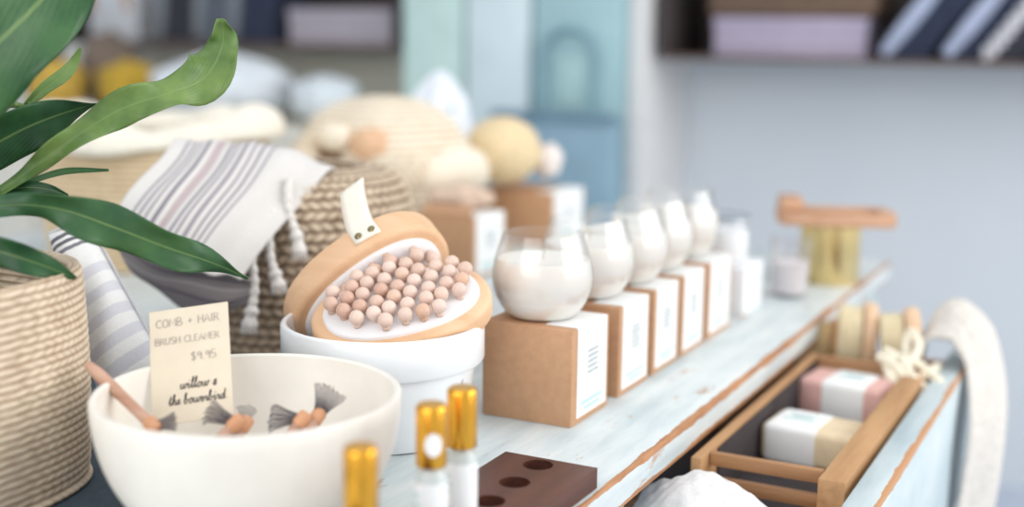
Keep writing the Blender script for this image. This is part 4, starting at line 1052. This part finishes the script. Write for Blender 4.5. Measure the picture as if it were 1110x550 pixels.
# left shelf things
zl_ = sz+.026
lidbox('white storage box at the top left above the grey brown bag', 96, 150, -40, 50, plain('white card box', (206, 210, 216), .7, var=.02), z0=zl_)
lidbox('lilac storage box on the left wall shelf above the knitted bag', 312, 424, 9, 50, plain('greyed lilac card', (172, 166, 176), .75, var=.04), z0=zl_)
for px0, px1, mt, lab in ((172, 212, DEN[2], 'charcoal folded cloth at the left of the left shelf'), (214, 250, plain('slate cloth', (96, 104, 116), .9, var=.2, scale=40), 'slate folded cloth in the middle of the left shelf'), (252, 296, DEN[0], 'navy folded cloth on the left shelf beside the lilac box')):
    folded(lab, X(px0, 46), X(px1, 46), .02, zl_, mt, plain('grey selvedge', (128, 134, 142), .9, var=.1), False, 'folded textiles on the left shelf')

# ------------------------------------------------------------------ console against the far wall on the left and what lies on it
kx0, kx1, ky0, ky1, kz = -3.4, cab0-.012, 2.62, 2.99, .105
cs = thing('sideboard', ((kx0+kx1)/2, (ky0+ky1)/2, -TZ), 'low cream sideboard against the far wall behind the baskets', 'sideboard')
CRM = plain('cream paint', (222, 218, 206), .6, var=.04, scale=6)
M().box(((kx0+kx1)/2, (ky0+ky1)/2, (kz-TZ)/2-.012), (kx1-kx0-.03, ky1-ky0-.02, kz+TZ-.025), .004).build('carcass', CRM, cs, 30)
M().box(((kx0+kx1)/2, (ky0+ky1)/2, kz-.012), (kx1-kx0, ky1-ky0, .024), .004).build('worktop', CRM, cs, 30)
for k in range(3):
    w = (kx1-kx0-.06)/3; M().box((kx0+.03+w*(k+.5), ky0+.004, (kz-TZ)/2), (w-.012, .016, kz+TZ-.12), .003).build('door', CRM, cs, 30)
def pile(name, label, category, px, py, Y, r, mat, fn=None, group=None, z=None):
    p = uy(px, py, Y); m = M().ball(p, r, 40, 24, R=rotz(YAW), fn=fn)
    if z is not None:
        lo = p.z-min(v[2] for v in m.v); k = (p.z-z)/lo
        m.v = [(v[0], v[1], p.z-(p.z-v[2])*k if v[2] < p.z else v[2]) for v in m.v]
    o = m.build(name, mat, None, 180); return tag(o, label, category, group)
lump = lambda d: 1+.06*math.sin(7*d.x+2)+.05*math.sin(8*d.z+3*d.y)
pile('folded_throw', 'pale blue white throw heaped on the sideboard below the left shelf', 'throw', 242, 92, 2.80, (.185, .11, .085), plain('pale blue throw', (224, 231, 238), .9, var=.06, scale=14, bump=.3), lump, None, kz)
pile('folded_throw', 'pale blue throw heap beside the first, just left of the cupboard', 'throw', 352, 97, 2.80, (.085, .1, .035), plain('pale blue grey throw', (218, 226, 232), .9, var=.06, scale=14, bump=.3), lump, None, kz)
pile('yellow_scarf', 'mustard yellow scarf bundle behind the plant leaves', 'scarf', 140, 84, 2.76, (.085, .07, .045), plain('mustard wool', (196, 160, 56), .9, var=.2, scale=30, bump=.4), lump, None, kz)
pile('yellow_scarf', 'light mustard scarf bundle at the left end behind the plant', 'scarf', 62, 86, 2.74, (.085, .07, .055), plain('light mustard wool', (214, 176, 80), .9, var=.2, scale=30, bump=.4), lump, None, kz)
tb2 = thing('cloth_bag', Vector((uy(118, 60, 2.90).x, 2.90, kz)), 'grey brown cloth bag standing on the sideboard behind the yellow scarves', 'bag')
M().ball(Vector((uy(118, 60, 2.90).x, 2.90, kz+.128)), (.095, .06, .128), 36, 24, R=rotz(YAW), fn=lambda d: 1-.12*max(0, d.z)+.03*math.sin(8*d.x)).build('bag_body', plain('grey brown canvas', (122, 108, 98), .9, var=.15, scale=20, bump=.4), tb2, 180)
M().tube(resample([uy(100, 12, 2.90), uy(104, -30, 2.90), uy(132, -30, 2.90), uy(138, 12, 2.90)], 20), .007, 8).build('handle', plain('tan strap', (176, 110, 50), .7), tb2, 180)
pile('dark_jar', 'dark brown stoneware jar at the far left behind the plant', 'jar', 40, 45, 2.90, (.075, .06, .13), plain('dark brown stoneware', (58, 44, 42), .5, var=.2), None, None, kz)

# ------------------------------------------------------------------ lift everything to its height above the floor
for o in list(SC.objects):
    if o.parent is None: o.location.z += TZ

# ------------------------------------------------------------------ light, camera
w = bpy.data.worlds.new('daylight'); SC.world = w; w.use_nodes = True
bg = w.node_tree.nodes['Background']; bg.inputs[0].default_value = (.92, .96, 1.0, 1); bg.inputs[1].default_value = .80
def area(name, loc, target, size, power, col):
    l = bpy.data.lights.new(name, 'AREA'); l.shape = 'RECTANGLE'; l.size, l.size_y = size; l.energy = power; l.color = col
    o = bpy.data.objects.new(name, l); COL.objects.link(o); o.location = loc
    o.rotation_euler = (Vector(target)-Vector(loc)).to_track_quat('-Z', 'Y').to_euler(); return o
area('window_light', (2.0, 1.9, 1.75), (-.6, 1.5, .75), (3.0, 1.8), 62, (1, .97, .93))
area('rear_fill_light', (-.9, -1.7, 1.9), (-1.6, 3.0, .9), (2.6, 1.8), 42, (1, .98, .95))  # unseen fill added behind the camera to lift the shadows
area('soft_top_light', (-.8, 1.0, 2.9), (-.8, 1.3, .75), (2.6, 2.6), 12, (1, .98, .95))
cam = bpy.data.cameras.new('camera'); co = bpy.data.objects.new('camera', cam); COL.objects.link(co)
cam.sensor_fit = 'HORIZONTAL'; cam.sensor_width = 36; cam.lens = 36*FPX/1110
c, s = math.cos(ROLL), math.sin(ROLL)
# photo (x right, y down) rotated by ROLL about the axis
xr = RT0*c-UP0*(-s)*-1 if False else RT0*c+UP0*s
yu = UP0*c-RT0*s
Rm = frame(xr, yu, -FW).to_4x4()
Rm.translation = Vector((0, 0, CH+TZ)); co.matrix_world = Rm
cam.clip_start = .02
cam.dof.use_dof = True; cam.dof.focus_distance = 1.10; cam.dof.aperture_fstop = 1.9
SC.camera = co
SC.view_settings.view_transform = 'Standard'; SC.view_settings.look = 'None'; SC.view_settings.exposure = 0.0
SC.cycles.use_denoising = True
SC.cycles.max_bounces = 8; SC.cycles.transparent_max_bounces = 16
